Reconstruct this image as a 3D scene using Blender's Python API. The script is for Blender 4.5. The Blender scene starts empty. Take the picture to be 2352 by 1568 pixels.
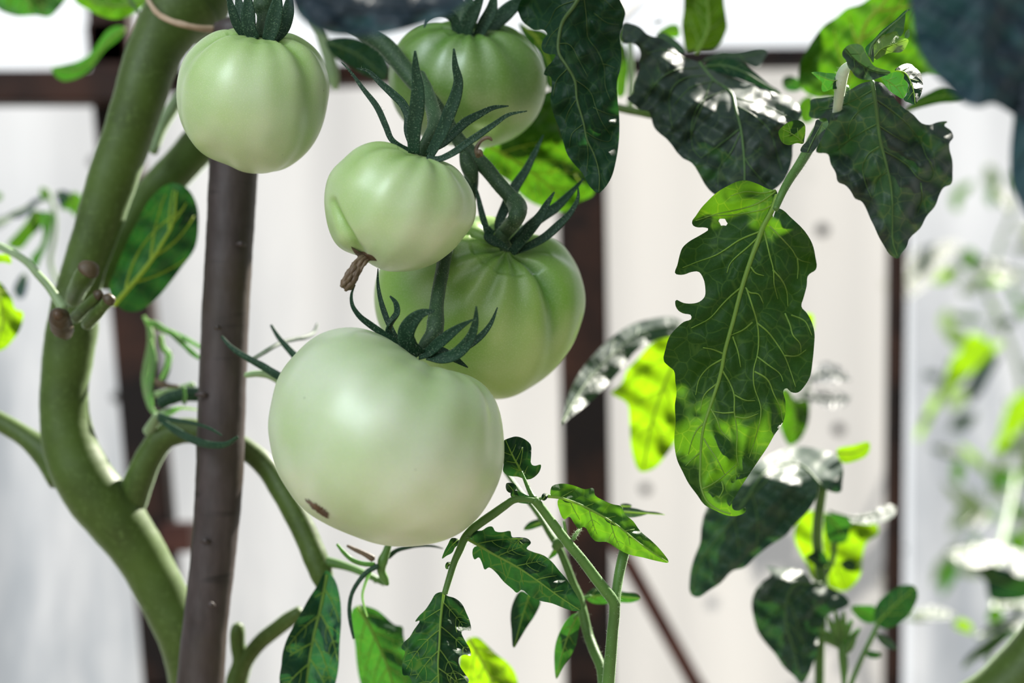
SUN, SUN_DIR = 18.0, (.47, .63, .575)           # direction towards the sun
SKY_DIR, SKY_LO, SKY_HI, SKY_BACK = (-.36, -.72, .56), .19, 1.4, 1.0
SKY_A, SKY_B = .48, .985
SKY_SPOT = 7.5
EXPOSURE = 0.0
import bpy, math, random
import numpy as np
from mathutils import Vector, Matrix
from mathutils.geometry import delaunay_2d_cdt

random.seed(7)
C = bpy.context.scene.collection
scene = bpy.context.scene
CAMZ = 1.0                       # the lens is one metre above the soil
K = 0.72 / 2352                  # metres per pixel at one metre (50 mm lens on 36 mm film)
R = math.radians


def at(px, py, Y):
    """the point of the place seen at pixel (px, py) when it stands Y metres away"""
    return Vector(((px - 1176) * K * Y, Y, CAMZ + (784 - py) * K * Y))


REG = {'f': (0, 0, 1), 'r11': (0, 0, 3), 'r12': (784, 0, 3), 'r13': (1568, 0, 3),
       'r21': (0, 523, 3), 'r22': (784, 523, 3), 'r23': (1568, 523, 3),
       'r31': (0, 1046, 3), 'r32': (784, 1046, 3), 'r33': (1568, 1046, 3),
       'q1': (1820, 20, 5.8725), 'q2': (1400, 0, 4.9), 'q3': (280, 680, 5.2267),
       'z4': (2000, 380, 2.6136), 'z5': (2000, 960, 2.58), 'z6': (0, 400, 3.483)}


def Z(reg, s):
    """measured points 'x,y x,y ...' of one close-up of the photograph, as picture coordinates"""
    ox, oy, k = REG[reg]
    out = []
    for t in s.split():
        a = t.split(',')
        out.append((ox + float(a[0]) / k, oy + float(a[1]) / k))
    return out


# ---------------------------------------------------------------- scene tree
def tag(o, label=None, cat=None, group=None, kind=None):
    if label: o['label'] = label
    if cat: o['category'] = cat
    if group: o['group'] = group
    if kind: o['kind'] = kind
    return o


def thing(name, label, cat, loc, group=None):
    o = bpy.data.objects.new(name, None)
    o.empty_display_size = 0.01
    C.objects.link(o)
    o.location = loc
    return tag(o, label, cat, group)


def origin(o):
    v = Vector((0, 0, 0))
    while o is not None:
        v += o.location
        o = o.parent
    return v


class MB:
    """collects shapes for one mesh object"""
    def __init__(self):
        self.v, self.f, self.m = [], [], []

    def add(self, vs, fs, mi=0):
        b = len(self.v)
        self.v.extend(tuple(x) for x in vs)
        self.f.extend(tuple(b + i for i in f) for f in fs)
        self.m.extend([mi] * len(fs))

    def build(self, name, mats, parent=None, smooth=True, label=None, kind=None, uv=None):
        me = bpy.data.meshes.new(name)
        off = origin(parent) if parent is not None else Vector((0, 0, 0))
        base = off
        if parent is None and self.v:
            a = np.array(self.v)
            base = Vector((float(a[:, 0].mean()), float(a[:, 1].mean()), float(a[:, 2].min())))
        vv = [(x - base.x, y - base.y, z - base.z) for x, y, z in self.v]
        me.from_pydata(vv, [], self.f)
        for m in (mats if isinstance(mats, (list, tuple)) else [mats]):
            me.materials.append(m)
        if smooth:
            me.polygons.foreach_set('use_smooth', [True] * len(me.polygons))
        if any(self.m):
            me.polygons.foreach_set('material_index', self.m)
        if uv is not None:
            lay = me.uv_layers.new(name='UVMap')
            li = np.empty(len(me.loops), dtype=np.int32)
            me.loops.foreach_get('vertex_index', li)
            lay.data.foreach_set('uv', np.asarray(uv, dtype=np.float32)[li].ravel())
        me.update()
        o = bpy.data.objects.new(name, me)
        C.objects.link(o)
        if parent is not None:
            o.parent = parent
        else:
            o.location = base
        if label: o['label'] = label
        if kind: o['kind'] = kind
        return o


# ---------------------------------------------------------------- curves
def crom(pts, sub, closed=False):
    """smooth curve through the points (cubic, tangents weighted by chord length)"""
    P = [np.array(p, float) for p in pts]
    n = len(P)

    def ch(a, b): return max(1e-6, float(np.linalg.norm((b - a)[:2])))
    T = []
    for i in range(n):
        if not closed and i == 0: T.append((P[1] - P[0]) / ch(P[0], P[1])); continue
        if not closed and i == n - 1: T.append((P[-1] - P[-2]) / ch(P[-2], P[-1])); continue
        a, b, c = P[i - 1], P[i], P[(i + 1) % n]
        h0, h1 = ch(a, b), ch(b, c)
        T.append(((b - a) / h0 * h1 + (c - b) / h1 * h0) / (h0 + h1))
    out = []
    for i in range(n if closed else n - 1):
        p, q = P[i], P[(i + 1) % n]
        h = ch(p, q); m0, m1 = T[i] * h, T[(i + 1) % n] * h
        for j in range(sub):
            t = j / sub
            out.append((2 * t ** 3 - 3 * t * t + 1) * p + (t ** 3 - 2 * t * t + t) * m0 + (3 * t * t - 2 * t ** 3) * q + (t ** 3 - t * t) * m1)
    if not closed: out.append(P[-1])
    return np.array(out)


def resample(poly, step, closed=False):
    P = np.asarray(poly, float)
    if closed:
        P = np.vstack([P, P[:1]])
    d = np.linalg.norm(np.diff(P[:, :2], axis=0), axis=1)
    s = np.concatenate([[0], np.cumsum(d)])
    n = max(3, int(round(s[-1] / step)))
    q = np.linspace(0, s[-1], n + 1)
    out = np.stack([np.interp(q, s, P[:, k]) for k in range(P.shape[1])], axis=1)
    return out[:-1] if closed else out


def seg_dist(pts, poly):
    """distance of each point to an open polyline, and the place 0..1 along it of the nearest point, and the side"""
    P = np.asarray(pts, float)
    A = np.asarray(poly, float)
    a, b = A[:-1], A[1:]
    ab = b - a
    L = np.linalg.norm(ab, axis=1) + 1e-9
    cum = np.concatenate([[0], np.cumsum(L)])
    ap = P[:, None, :] - a[None]
    t = np.clip((ap * ab[None]).sum(2) / (L ** 2)[None], 0, 1)
    q = ap - t[..., None] * ab[None]
    d = np.linalg.norm(q, axis=2)
    i = d.argmin(1)
    r = np.arange(len(P))
    cr = ab[i, 0] * ap[r, i, 1] - ab[i, 1] * ap[r, i, 0]
    return d[r, i], (cum[i] + t[r, i] * L[i]) / cum[-1], np.sign(cr)


def inside(pts, poly):
    P = np.asarray(pts, float)
    A = np.asarray(poly, float)
    B = np.roll(A, -1, axis=0)
    x, y = P[:, 0:1], P[:, 1:2]
    c = ((A[:, 1][None] > y) != (B[:, 1][None] > y))
    xi = (B[:, 0] - A[:, 0])[None] * (y - A[:, 1][None]) / ((B[:, 1] - A[:, 1])[None] + 1e-12) + A[:, 0][None]
    return ((c & (x < xi)).sum(1) % 2) == 1


def sweep(mb, pts, sub=6, thick=1.0, twist=0.0, seg=14, bump=0.0, mi=0, vee=0.0, tip0=True, tip1=True):
    """a stem, strap or vine: pts = (px, py, Y, half width in px)"""
    q = crom(pts, sub)
    W = [at(a[0], a[1], a[2]) for a in q]
    rad = [max(0.15, a[3]) * K * a[2] for a in q]
    n = len(W)
    vs, fs = [], []
    wprev = None
    cam = Vector((0, 0, CAMZ))
    ph = random.random() * 9
    for i in range(n):
        T = (W[min(i + 1, n - 1)] - W[max(i - 1, 0)]).normalized()
        view = (W[i] - cam).normalized()
        w = T.cross(view)
        if w.length < 0.12 and wprev is not None:
            w = wprev
        w = (w - T * w.dot(T)).normalized()
        if wprev is not None and w.dot(wprev) < 0:
            w = -w
        wprev = w
        m = T.cross(w).normalized()
        tw = R(twist) * (i / (n - 1))
        w2 = w * math.cos(tw) + m * math.sin(tw)
        m2 = -w * math.sin(tw) + m * math.cos(tw)
        r = rad[i]
        for k in range(seg):
            a = 2 * math.pi * k / seg
            rr = r * (1 + bump * (math.sin(3 * a + i * 0.6 + ph) * 0.5 + math.sin(i * 0.9 + ph) * 0.6 + math.sin(i * 2.3 + 2 * a + ph) * 0.4))
            u, v = math.cos(a), math.sin(a) * thick
            v += vee * abs(u)
            vs.append(W[i] + w2 * (u * rr) + m2 * (v * rr))
    for i in range(n - 1):
        for k in range(seg):
            k2 = (k + 1) % seg
            fs.append((i * seg + k, i * seg + k2, (i + 1) * seg + k2, (i + 1) * seg + k))
    for end, on in ((0, tip0), (n - 1, tip1)):
        if not on: continue
        d = (W[1] - W[0]).normalized() * -1 if end == 0 else (W[-1] - W[-2]).normalized()
        c = len(vs)
        vs.append(W[end] + d * rad[end] * 0.55 * min(1, thick * 1.3))
        for k in range(seg):
            k2 = (k + 1) % seg
            fs.append((end * seg + k2, end * seg + k, c) if end == 0 else (end * seg + k, end * seg + k2, c))
    mb.add(vs, fs, mi)
    return W


def tubeZ(reg, s, Y, hw):
    """points for sweep(): Y and hw are a number or a list spread along the points"""
    p = Z(reg, s) if isinstance(s, str) else s
    n = len(p)

    def sp(v, i):
        if isinstance(v, (int, float)): return v
        t = i / (n - 1) * (len(v) - 1)
        a = min(int(t), len(v) - 2)
        return v[a] + (v[a + 1] - v[a]) * (t - a)
    return [(p[i][0], p[i][1], sp(Y, i), sp(hw, i)) for i in range(n)]


def box(mb, pts, hw, hd, mi=0):
    """a straight squared bar between two points (px, py, Y); half width and half depth in metres"""
    a, b = (at(*p) for p in pts)
    T = (b - a).normalized()
    D = Vector((0, 1, 0)); D = (D - T * D.dot(T)).normalized()
    Wd = T.cross(D)
    vs = []
    e = min(hw, hd) * 0.18
    ring = [(hw - e, -hd), (hw, -hd + e), (hw, hd - e), (hw - e, hd), (-hw + e, hd), (-hw, hd - e), (-hw, -hd + e), (-hw + e, -hd)]
    for c in (a, b):
        for u, v in ring:
            vs.append(c + Wd * u + D * v)
    fs = [(i, (i + 1) % 8, 8 + (i + 1) % 8, 8 + i) for i in range(8)] + [tuple(range(7, -1, -1)), tuple(range(8, 16))]
    mb.add(vs, fs, mi)


def hairs(o, n, length, rad, mat, parent, name='hairs'):
    """fine glandular hairs standing on a stem or sepal"""
    me = o.data
    me.calc_loop_triangles()
    area = np.array([p.area for p in me.polygons])
    if area.sum() <= 0: return
    pick = np.random.RandomState(len(me.polygons)).choice(len(area), n, p=area / area.sum())
    off = origin(o)
    mb = MB()
    for i in pick:
        p = me.polygons[int(i)]
        vs_ = [me.vertices[k].co for k in p.vertices]
        wt = [random.random() + .05 for _ in vs_]
        c = sum((v * w for v, w in zip(vs_, wt)), Vector()) / sum(wt) + off
        d = (p.normal + Vector((random.gauss(0, .3), random.gauss(0, .3), random.gauss(0, .3)))).normalized()
        s = d.orthogonal().normalized()
        t = d.cross(s)
        L = length * random.uniform(.4, 1.25)
        mb.add([c + s * rad, c + (-s * .5 + t * .87) * rad, c + (-s * .5 - t * .87) * rad, c + d * L],
               [(0, 1, 3), (1, 2, 3), (2, 0, 3)])
    return mb.build(name, mat, parent, kind='stuff')


# ---------------------------------------------------------------- materials
def newmat(name):
    m = bpy.data.materials.new(name)
    m.use_nodes = True
    nt = m.node_tree
    nt.nodes.clear()
    out = nt.nodes.new('ShaderNodeOutputMaterial')
    return m, nt, out


def N(nt, t, **kw):
    n = nt.nodes.new(t)
    for k, v in kw.items():
        if k in n.inputs.keys(): n.inputs[k].default_value = v
        else: setattr(n, k, v)
    return n


def c4(c): return (c[0], c[1], c[2], 1.0)


def mixc(nt, fac, a, b, blend='MIX'):
    n = nt.nodes.new('ShaderNodeMix'); n.data_type = 'RGBA'; n.blend_type = blend
    for sock, v in ((0, fac), (6, a), (7, b)):
        if isinstance(v, bpy.types.NodeSocket): nt.links.new(v, n.inputs[sock])
        elif isinstance(v, (int, float)): n.inputs[sock].default_value = v
        else: n.inputs[sock].default_value = c4(v)
    return n.outputs[2]


def ramp(nt, src, a, b, lo=0.0, hi=1.0):
    n = nt.nodes.new('ShaderNodeMapRange')
    nt.links.new(src, n.inputs[0])
    n.inputs[1].default_value, n.inputs[2].default_value = a, b
    n.inputs[3].default_value, n.inputs[4].default_value = lo, hi
    return n.outputs[0]


def leaf_mat(name, base, trans, tf, rough=.5, spec=.35, sheen=.12, net=.5, under=None, bump=.5, vary=.35, patch=0.0):
    m, nt, out = newmat(name)
    uv = N(nt, 'ShaderNodeUVMap')
    uvv = uv.outputs[0]
    L = nt.links.new
    # network of the finest veins
    warp = N(nt, 'ShaderNodeTexNoise', Scale=140.0, Detail=2.0); L(uvv, warp.inputs['Vector'])
    wv = N(nt, 'ShaderNodeVectorMath', operation='MULTIPLY_ADD'); L(warp.outputs['Color'], wv.inputs[0])
    wv.inputs[1].default_value = (.0035, .0035, 0); L(uvv, wv.inputs[2])
    vor = N(nt, 'ShaderNodeTexVoronoi', feature='DISTANCE_TO_EDGE', Scale=190.0); L(wv.outputs[0], vor.inputs['Vector'])
    vor2 = N(nt, 'ShaderNodeTexVoronoi', feature='DISTANCE_TO_EDGE', Scale=620.0); L(wv.outputs[0], vor2.inputs['Vector'])
    line = ramp(nt, vor.outputs['Distance'], .012, .05, 1, 0)
    line2 = ramp(nt, vor2.outputs['Distance'], .02, .12, 1, 0)
    big = N(nt, 'ShaderNodeTexNoise', Scale=38.0, Detail=3.0); L(uvv, big.inputs['Vector'])
    fine = N(nt, 'ShaderNodeTexNoise', Scale=900.0, Detail=3.0); L(uvv, fine.inputs['Vector'])
    bf = ramp(nt, big.outputs['Fac'], .35, .68)
    dark = [x * (1 - vary) for x in base]
    lite = [min(1, x * (1 + vary * .7)) for x in base]
    col = mixc(nt, bf, dark, lite)
    veincol = (base[0] * 2.6 + .03, base[1] * 2.1 + .05, base[2] * 1.3 + .01)
    if net > 0:
        f = N(nt, 'ShaderNodeMath', operation='MULTIPLY'); L(line, f.inputs[0]); f.inputs[1].default_value = net * .55
        col = mixc(nt, f.outputs[0], col, veincol)
        f2 = N(nt, 'ShaderNodeMath', operation='MULTIPLY'); L(line2, f2.inputs[0]); f2.inputs[1].default_value = net * .18
        col = mixc(nt, f2.outputs[0], col, veincol)
    tcol = mixc(nt, bf, [x * (1 - vary * .45) for x in trans], trans)
    if net > 0:
        tcol = mixc(nt, f.outputs[0], tcol, [min(1, trans[0] * 1.5 + .05), min(1, trans[1] * 1.15 + .03), trans[2] * 1.5])
    b = N(nt, 'ShaderNodeBsdfPrincipled', Roughness=rough)
    b.inputs['Specular IOR Level'].default_value = spec
    b.inputs['Sheen Weight'].default_value = sheen
    b.inputs['Sheen Roughness'].default_value = .45
    b.inputs['Sheen Tint'].default_value = (.9, .95, 1, 1)
    if under:
        geo = N(nt, 'ShaderNodeNewGeometry')
        col = mixc(nt, geo.outputs['Backfacing'], col, under)
    L(col, b.inputs['Base Color'])
    # quilted skin
    h = N(nt, 'ShaderNodeMath', operation='MULTIPLY_ADD'); L(ramp(nt, vor.outputs['Distance'], 0, .3), h.inputs[0]); h.inputs[1].default_value = 1.0
    hf = N(nt, 'ShaderNodeMath', operation='MULTIPLY'); L(fine.outputs['Fac'], hf.inputs[0]); hf.inputs[1].default_value = .35
    L(hf.outputs[0], h.inputs[2])
    bp = N(nt, 'ShaderNodeBump', Strength=bump, Distance=.0006); L(h.outputs[0], bp.inputs['Height'])
    L(bp.outputs[0], b.inputs['Normal'])
    t = N(nt, 'ShaderNodeBsdfTranslucent'); L(tcol, t.inputs['Color'])
    mx = N(nt, 'ShaderNodeMixShader'); mx.inputs[0].default_value = tf
    L(b.outputs[0], mx.inputs[1]); L(t.outputs[0], mx.inputs[2]); L(mx.outputs[0], out.inputs[0])
    return m


def stem_mat(name, base, rough=.5, sheen=.6, sss=.15, spots=None, scale=500., tint=(.75, .95, .7), vary=.25, bump=.25, spec=.3):
    m, nt, out = newmat(name)
    L = nt.links.new
    tc = N(nt, 'ShaderNodeTexCoord')
    no = N(nt, 'ShaderNodeTexNoise', Scale=60.0, Detail=4.0); L(tc.outputs['Object'], no.inputs['Vector'])
    fi = N(nt, 'ShaderNodeTexNoise', Scale=scale * 4, Detail=2.0); L(tc.outputs['Object'], fi.inputs['Vector'])
    f = ramp(nt, no.outputs['Fac'], .3, .7)
    col = mixc(nt, f, [x * (1 - vary) for x in base], [x * (1 + vary) for x in base])
    if spots:
        s = ramp(nt, fi.outputs['Fac'], .55, .72)
        col = mixc(nt, s, col, spots)
    b = N(nt, 'ShaderNodeBsdfPrincipled', Roughness=rough)
    b.inputs['Specular IOR Level'].default_value = spec
    b.inputs['Sheen Weight'].default_value = sheen
    b.inputs['Sheen Roughness'].default_value = .35
    b.inputs['Sheen Tint'].default_value = c4(tint)
    b.inputs['Subsurface Weight'].default_value = sss
    b.inputs['Subsurface Radius'].default_value = (.5, 1, .25)
    b.inputs['Subsurface Scale'].default_value = .004
    L(col, b.inputs['Base Color'])
    bp = N(nt, 'ShaderNodeBump', Strength=bump, Distance=.0004); L(fi.outputs['Fac'], bp.inputs['Height'])
    L(bp.outputs[0], b.inputs['Normal'])
    L(b.outputs[0], out.inputs[0])
    return m


def tomato_mat(name, pale, green, deep, sss=.35, rough=.36):
    m, nt, out = newmat(name)
    L = nt.links.new
    tc = N(nt, 'ShaderNodeTexCoord')
    at_ = N(nt, 'ShaderNodeAttribute', attribute_name='groove')
    no = N(nt, 'ShaderNodeTexNoise', Scale=34.0, Detail=3.0, Roughness=.45); L(tc.outputs['Object'], no.inputs['Vector'])
    fi = N(nt, 'ShaderNodeTexNoise', Scale=2600.0, Detail=2.0); L(tc.outputs['Object'], fi.inputs['Vector'])
    sp = N(nt, 'ShaderNodeTexVoronoi', Scale=170.0); L(tc.outputs['Object'], sp.inputs['Vector'])
    col = mixc(nt, ramp(nt, no.outputs['Fac'], .34, .66), green, pale)
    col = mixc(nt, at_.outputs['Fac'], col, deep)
    # pale pores over the whole skin, a few dark specks
    p = ramp(nt, fi.outputs['Fac'], .5, .75, 0, .16)
    col = mixc(nt, p, col, (.85, .9, .72))
    big = N(nt, 'ShaderNodeTexNoise', Scale=70.0); L(tc.outputs['Object'], big.inputs['Vector'])
    s1 = ramp(nt, sp.outputs['Distance'], .035, .06, .75, 0)
    s2 = N(nt, 'ShaderNodeMath', operation='MULTIPLY'); L(s1, s2.inputs[0]); L(ramp(nt, big.outputs['Fac'], .6, .64), s2.inputs[1])
    col = mixc(nt, s2.outputs[0], col, (.09, .1, .03))
    b = N(nt, 'ShaderNodeBsdfPrincipled', Roughness=rough)
    b.inputs['Specular IOR Level'].default_value = 1.0
    b.inputs['Subsurface Weight'].default_value = sss
    b.inputs['Subsurface Radius'].default_value = (.55, 1, .2)
    b.inputs['Subsurface Scale'].default_value = .006
    b.inputs['Sheen Weight'].default_value = .12
    b.inputs['Sheen Roughness'].default_value = .3
    b.inputs['Sheen Tint'].default_value = (.9, 1, .75, 1)
    L(col, b.inputs['Base Color'])
    bp = N(nt, 'ShaderNodeBump', Strength=.10, Distance=.0003); L(fi.outputs['Fac'], bp.inputs['Height'])
    L(bp.outputs[0], b.inputs['Normal'])
    L(b.outputs[0], out.inputs[0])
    return m


def bark_mat(name, a, bcol, stain):
    m, nt, out = newmat(name)
    L = nt.links.new
    tc = N(nt, 'ShaderNodeTexCoord')
    mp = N(nt, 'ShaderNodeMapping'); mp.inputs['Scale'].default_value = (1, 1, .35); L(tc.outputs['Object'], mp.inputs['Vector'])
    no = N(nt, 'ShaderNodeTexNoise', Scale=120.0, Detail=6.0, Roughness=.65); L(mp.outputs[0], no.inputs['Vector'])
    n2 = N(nt, 'ShaderNodeTexNoise', Scale=28.0, Detail=3.0); L(tc.outputs['Object'], n2.inputs['Vector'])
    mp3 = N(nt, 'ShaderNodeMapping'); mp3.inputs['Scale'].default_value = (.3, .3, 1.6); L(tc.outputs['Object'], mp3.inputs['Vector'])
    n3 = N(nt, 'ShaderNodeTexNoise', Scale=110.0, Detail=2.0); L(mp3.outputs[0], n3.inputs['Vector'])
    col = mixc(nt, ramp(nt, no.outputs['Fac'], .3, .7), a, bcol)
    col = mixc(nt, ramp(nt, n2.outputs['Fac'], .5, .75, 0, .8), col, stain)
    col = mixc(nt, ramp(nt, n3.outputs['Fac'], .63, .74, 0, .7), col, [x * .3 for x in a])
    b = N(nt, 'ShaderNodeBsdfPrincipled', Roughness=.5)
    b.inputs['Specular IOR Level'].default_value = .45
    L(col, b.inputs['Base Color'])
    bp = N(nt, 'ShaderNodeBump', Strength=.5, Distance=.0008); L(no.outputs['Fac'], bp.inputs['Height']); L(bp.outputs[0], b.inputs['Normal'])
    L(b.outputs[0], out.inputs[0])
    return m


def rust_mat(name, a, bcol, rough=.6, sc=18.):
    m, nt, out = newmat(name)
    L = nt.links.new
    tc = N(nt, 'ShaderNodeTexCoord')
    no = N(nt, 'ShaderNodeTexNoise', Scale=sc, Detail=7.0, Roughness=.6); L(tc.outputs['Object'], no.inputs['Vector'])
    col = mixc(nt, ramp(nt, no.outputs['Fac'], .42, .68), a, bcol)
    b = N(nt, 'ShaderNodeBsdfPrincipled', Roughness=rough)
    b.inputs['Specular IOR Level'].default_value = .2
    L(col, b.inputs['Base Color'])
    bp = N(nt, 'ShaderNodeBump', Strength=.4, Distance=.002); L(no.outputs['Fac'], bp.inputs['Height']); L(bp.outputs[0], b.inputs['Normal'])
    L(b.outputs[0], out.inputs[0])
    return m


# ---------------------------------------------------------------- leaves
def depth_fn(mid, Y0, ax=0, ay=0, fold=0, arch=0, wav=0, wl=120, ridge=None, ctrl=(), seed=0, cx=None, cy=None):
    """how far away each point of a leaf lies: tilted, folded along its midrib, arched along its length, rippled"""
    m = np.asarray(mid, float)
    cx = m[:, 0].mean() if cx is None else cx
    cy = m[:, 1].mean() if cy is None else cy
    rs = np.random.RandomState(seed + 11)
    ph = rs.rand(6) * 6.28

    def f(P):
        P = np.asarray(P, float)
        x, y = P[:, 0], P[:, 1]
        d, t, s = seg_dist(P, m)
        Yv = Y0 + ax * (x - cx) / 100 + ay * (y - cy) / 100
        Yv = Yv + fold * d / 100 + arch * (t - .45) ** 2
        if wav:
            k = 6.283 / wl
            Yv = Yv + wav * np.minimum(1, d / 60 + .15) * (np.sin(k * (x * .8 + y * .6) + ph[0]) * .5 + np.sin(k * 1.7 * (x * .5 - y * .9) + ph[1]) * .35 + np.sin(k * 2.9 * (y * .7 + x * .7) + ph[2]) * .2)
        if ridge:
            rp, sl = ridge[0], ridge[1]
            so_ = ridge[2] if len(ridge) > 2 else 8
            dr, tr, sr = seg_dist(P, rp)
            e = np.where(sr < 0, dr, 0)
            Yv = Yv + sl * (np.sqrt(e * e + so_ * so_) - so_) / 100
        for gx, gy, gd, gr in ctrl:
            Yv = Yv + gd * np.exp(-((x - gx) ** 2 + (y - gy) ** 2) / gr ** 2)
        return Yv
    return f


def auto_veins(outline, mid, n=5, ang=48, seed=0, sub=True):
    rs = random.Random(seed)
    m = resample(mid, 4)
    L = len(m)
    out = []
    poly = np.asarray(outline)
    for i in range(n):
        for sgn in (-1, 1):
            k = int(L * ((i + .6 + (.25 if sgn > 0 else 0) + rs.uniform(-.12, .12)) / (n + .9)))
            k = max(1, min(L - 2, k))
            p = m[k].copy()
            T = m[k + 1] - m[k - 1]
            a0 = math.atan2(T[1], T[0]) + sgn * R(ang + rs.uniform(-6, 6))
            bend = -sgn * R(rs.uniform(.8, 2.0))
            path = [p.copy()]
            a = a0
            for st in range(120):
                p = p + 4 * np.array([math.cos(a), math.sin(a)])
                a += bend * .55
                if st % 3 == 2: path.append(p.copy())
                if not inside(p[None] + 5 * np.array([[math.cos(a), math.sin(a)]]), poly)[0]: break
            if len(path) < 3: continue
            path = path[:max(3, int(len(path) * .93))]
            out.append((path, 1))
            if sub and len(path) > 5:
                for q in (.35, .6, .8):
                    for s2 in (-1, 1):
                        if rs.random() < .25: continue
                        j = int(len(path) * q)
                        T2 = path[min(j + 1, len(path) - 1)] - path[j - 1]
                        a = math.atan2(T2[1], T2[0]) + s2 * R(50 + rs.uniform(-10, 10))
                        p2 = path[j].copy(); pp = [p2.copy()]
                        ln = rs.randint(3, 7)
                        for st in range(ln):
                            p2 = p2 + 6 * np.array([math.cos(a), math.sin(a)]); a -= s2 * R(6)
                            if not inside(p2[None], poly)[0]: break
                            pp.append(p2.copy())
                        if len(pp) > 2: out.append((pp, 2))
    return out


def blade(parent, outline, mid, Yf, mat, vmat, name='blade', step=7, manual=(), nveins=5, ang=48, midw=(4, 1), vw=1.5,
          quilt=.0012, seed=0, veins=True, label=None, sub=2, smooth_sub=3, midrib=True, holes=()):
    """one leaf blade with its midrib and vein network; returns the blade object"""
    ol = resample(crom(outline, smooth_sub, True), step, True)
    mid_s = resample(crom(mid, 4), 6)
    vs_ = [(resample(crom(v, 4), 6), 1) for v in manual]
    if veins and nveins:
        vs_ += [(np.array(p), lv) for p, lv in auto_veins(ol, mid, nveins, ang, seed, bool(sub))]
    x0, y0 = ol.min(0); x1, y1 = ol.max(0)
    g = []
    rs = np.random.RandomState(seed)
    row = 0
    yy = y0
    while yy < y1:
        xs = np.arange(x0 + (step * .5 if row % 2 else 0), x1, step)
        g.append(np.stack([xs, np.full_like(xs, yy)], 1))
        yy += step * .866; row += 1
    g = np.vstack(g) + rs.uniform(-.12, .12, (sum(len(a) for a in g), 2)) * step
    g = g[inside(g, ol)]
    closed = np.vstack([ol, ol[:1]])
    if len(g):
        g = g[seg_dist(g, closed)[0] > step * .55]
    allp = np.vstack([ol, g]) if len(g) else ol
    ne = len(ol)
    res = delaunay_2d_cdt([Vector((float(p[0]), float(p[1]))) for p in allp], [], [list(range(ne))], 1, 1e-4)
    P = np.array([(v.x, v.y) for v in res[0]])
    F = [tuple(f) for f in res[2]]
    for hx, hy, hr in holes:
        F = [f for f in F if min(math.hypot(P[i][0] - hx, P[i][1] - hy) for i in f) > hr]
    def surf(p):
        """depth of the blade, bulging towards the lens between the veins"""
        p = np.asarray(p, float)
        y = Yf(p)
        if quilt:
            dv = seg_dist(p, mid_s)[0]
            for v, lv in vs_:
                if len(v) > 1 and lv == 1: dv = np.minimum(dv, seg_dist(p, v)[0])
            y = y - quilt * (1 - np.exp(-(dv / 15) ** 3))
        return y
    Yv = surf(P)
    mb = MB()
    W = [at(P[i, 0], P[i, 1], float(Yv[i])) for i in range(len(P))]
    # faces wound to look at the lens side
    FF = []
    for f in F:
        a, b, c = (P[i] for i in f[:3])
        FF.append(f if (b[0] - a[0]) * (c[1] - a[1]) - (b[1] - a[1]) * (c[0] - a[0]) < 0 else f[::-1])
    mb.add(W, FF)
    d = np.array(mid_s[-1]) - np.array(mid_s[0]); d = d / (np.linalg.norm(d) + 1e-9)
    rel = P - mid_s[0]
    s = K * float(np.mean(Yv))
    uv = np.stack([(rel @ d) * s + seed * .37, (rel @ np.array([-d[1], d[0]])) * s + seed * .21], 1)
    bl = mb.build(name, mat, parent, label=label, uv=uv)
    host = bl if name == 'leaflet' else parent

    def strip(mbx, path, w0, w1, seg):
        p = resample(path, 6 if step < 9 else 10)
        Yp = surf(p)
        n = len(p)
        pts = [(p[i, 0], p[i, 1], float(Yp[i]) - .0003, w0 + (w1 - w0) * i / (n - 1)) for i in range(n)]
        sweep(mbx, pts, sub=1, seg=seg, thick=.9)
    if midrib:
        m2 = MB(); strip(m2, mid_s, midw[0], midw[1], 8)
        m2.build('midrib', vmat, host)
    if veins and vs_:
        m3 = MB()
        for v, lv in vs_:
            if len(v) > 2: strip(m3, v, vw * (1 if lv == 1 else .55), vw * (.45 if lv == 1 else .3), 6)
        m3.build('veins', vmat, host)
    return bl
# ================================================================= materials in use
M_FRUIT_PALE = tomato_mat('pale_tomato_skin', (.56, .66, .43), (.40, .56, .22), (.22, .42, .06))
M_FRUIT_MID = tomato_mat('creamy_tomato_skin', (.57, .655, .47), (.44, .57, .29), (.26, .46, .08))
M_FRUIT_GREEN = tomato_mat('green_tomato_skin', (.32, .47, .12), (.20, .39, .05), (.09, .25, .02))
M_FRUIT_DARK = tomato_mat('deep_green_tomato_skin', (.19, .32, .075), (.11, .24, .03), (.05, .15, .01))  # own deep green, darkened further by shade put into the colour
M_SEPAL = stem_mat('sepal_green', (.011, .038, .019), rough=.55, sheen=.08, sss=.0, spots=(.06, .12, .065), scale=420, tint=(.8, 1, .8), spec=.2)
M_PEDICEL = stem_mat('pedicel_green', (.028, .066, .028), rough=.55, sheen=.2, sss=.02, spots=(.09, .15, .07), scale=420)
M_STEM = stem_mat('stem_green', (.050, .088, .013), rough=.5, sheen=.35, sss=.06, scale=130, vary=.22, spots=(.075, .125, .028), bump=.15)
M_SHOOT = stem_mat('young_stem_green', (.07, .155, .03), rough=.45, sheen=.4, sss=.15, scale=300)
M_PALESTEM = stem_mat('pale_stem_green', (.20, .28, .14), rough=.45, sheen=.5, sss=.2, scale=300)
M_WOOLLY = stem_mat('woolly_stem', (.42, .48, .36), rough=.6, sheen=1.0, sss=.3, scale=300, tint=(1, 1, .95))  # pale wool, with sunlit whiteness put into the base colour
M_DRY = bark_mat('dried_flower_brown', (.08, .052, .028), (.19, .135, .08), (.04, .022, .010))
M_SCAR = bark_mat('corky_scar_brown', (.05, .026, .011), (.15, .09, .045), (.02, .01, .006))
M_STUB = bark_mat('healed_cut_brown', (.05, .034, .016), (.10, .07, .035), (.015, .010, .007))
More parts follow.
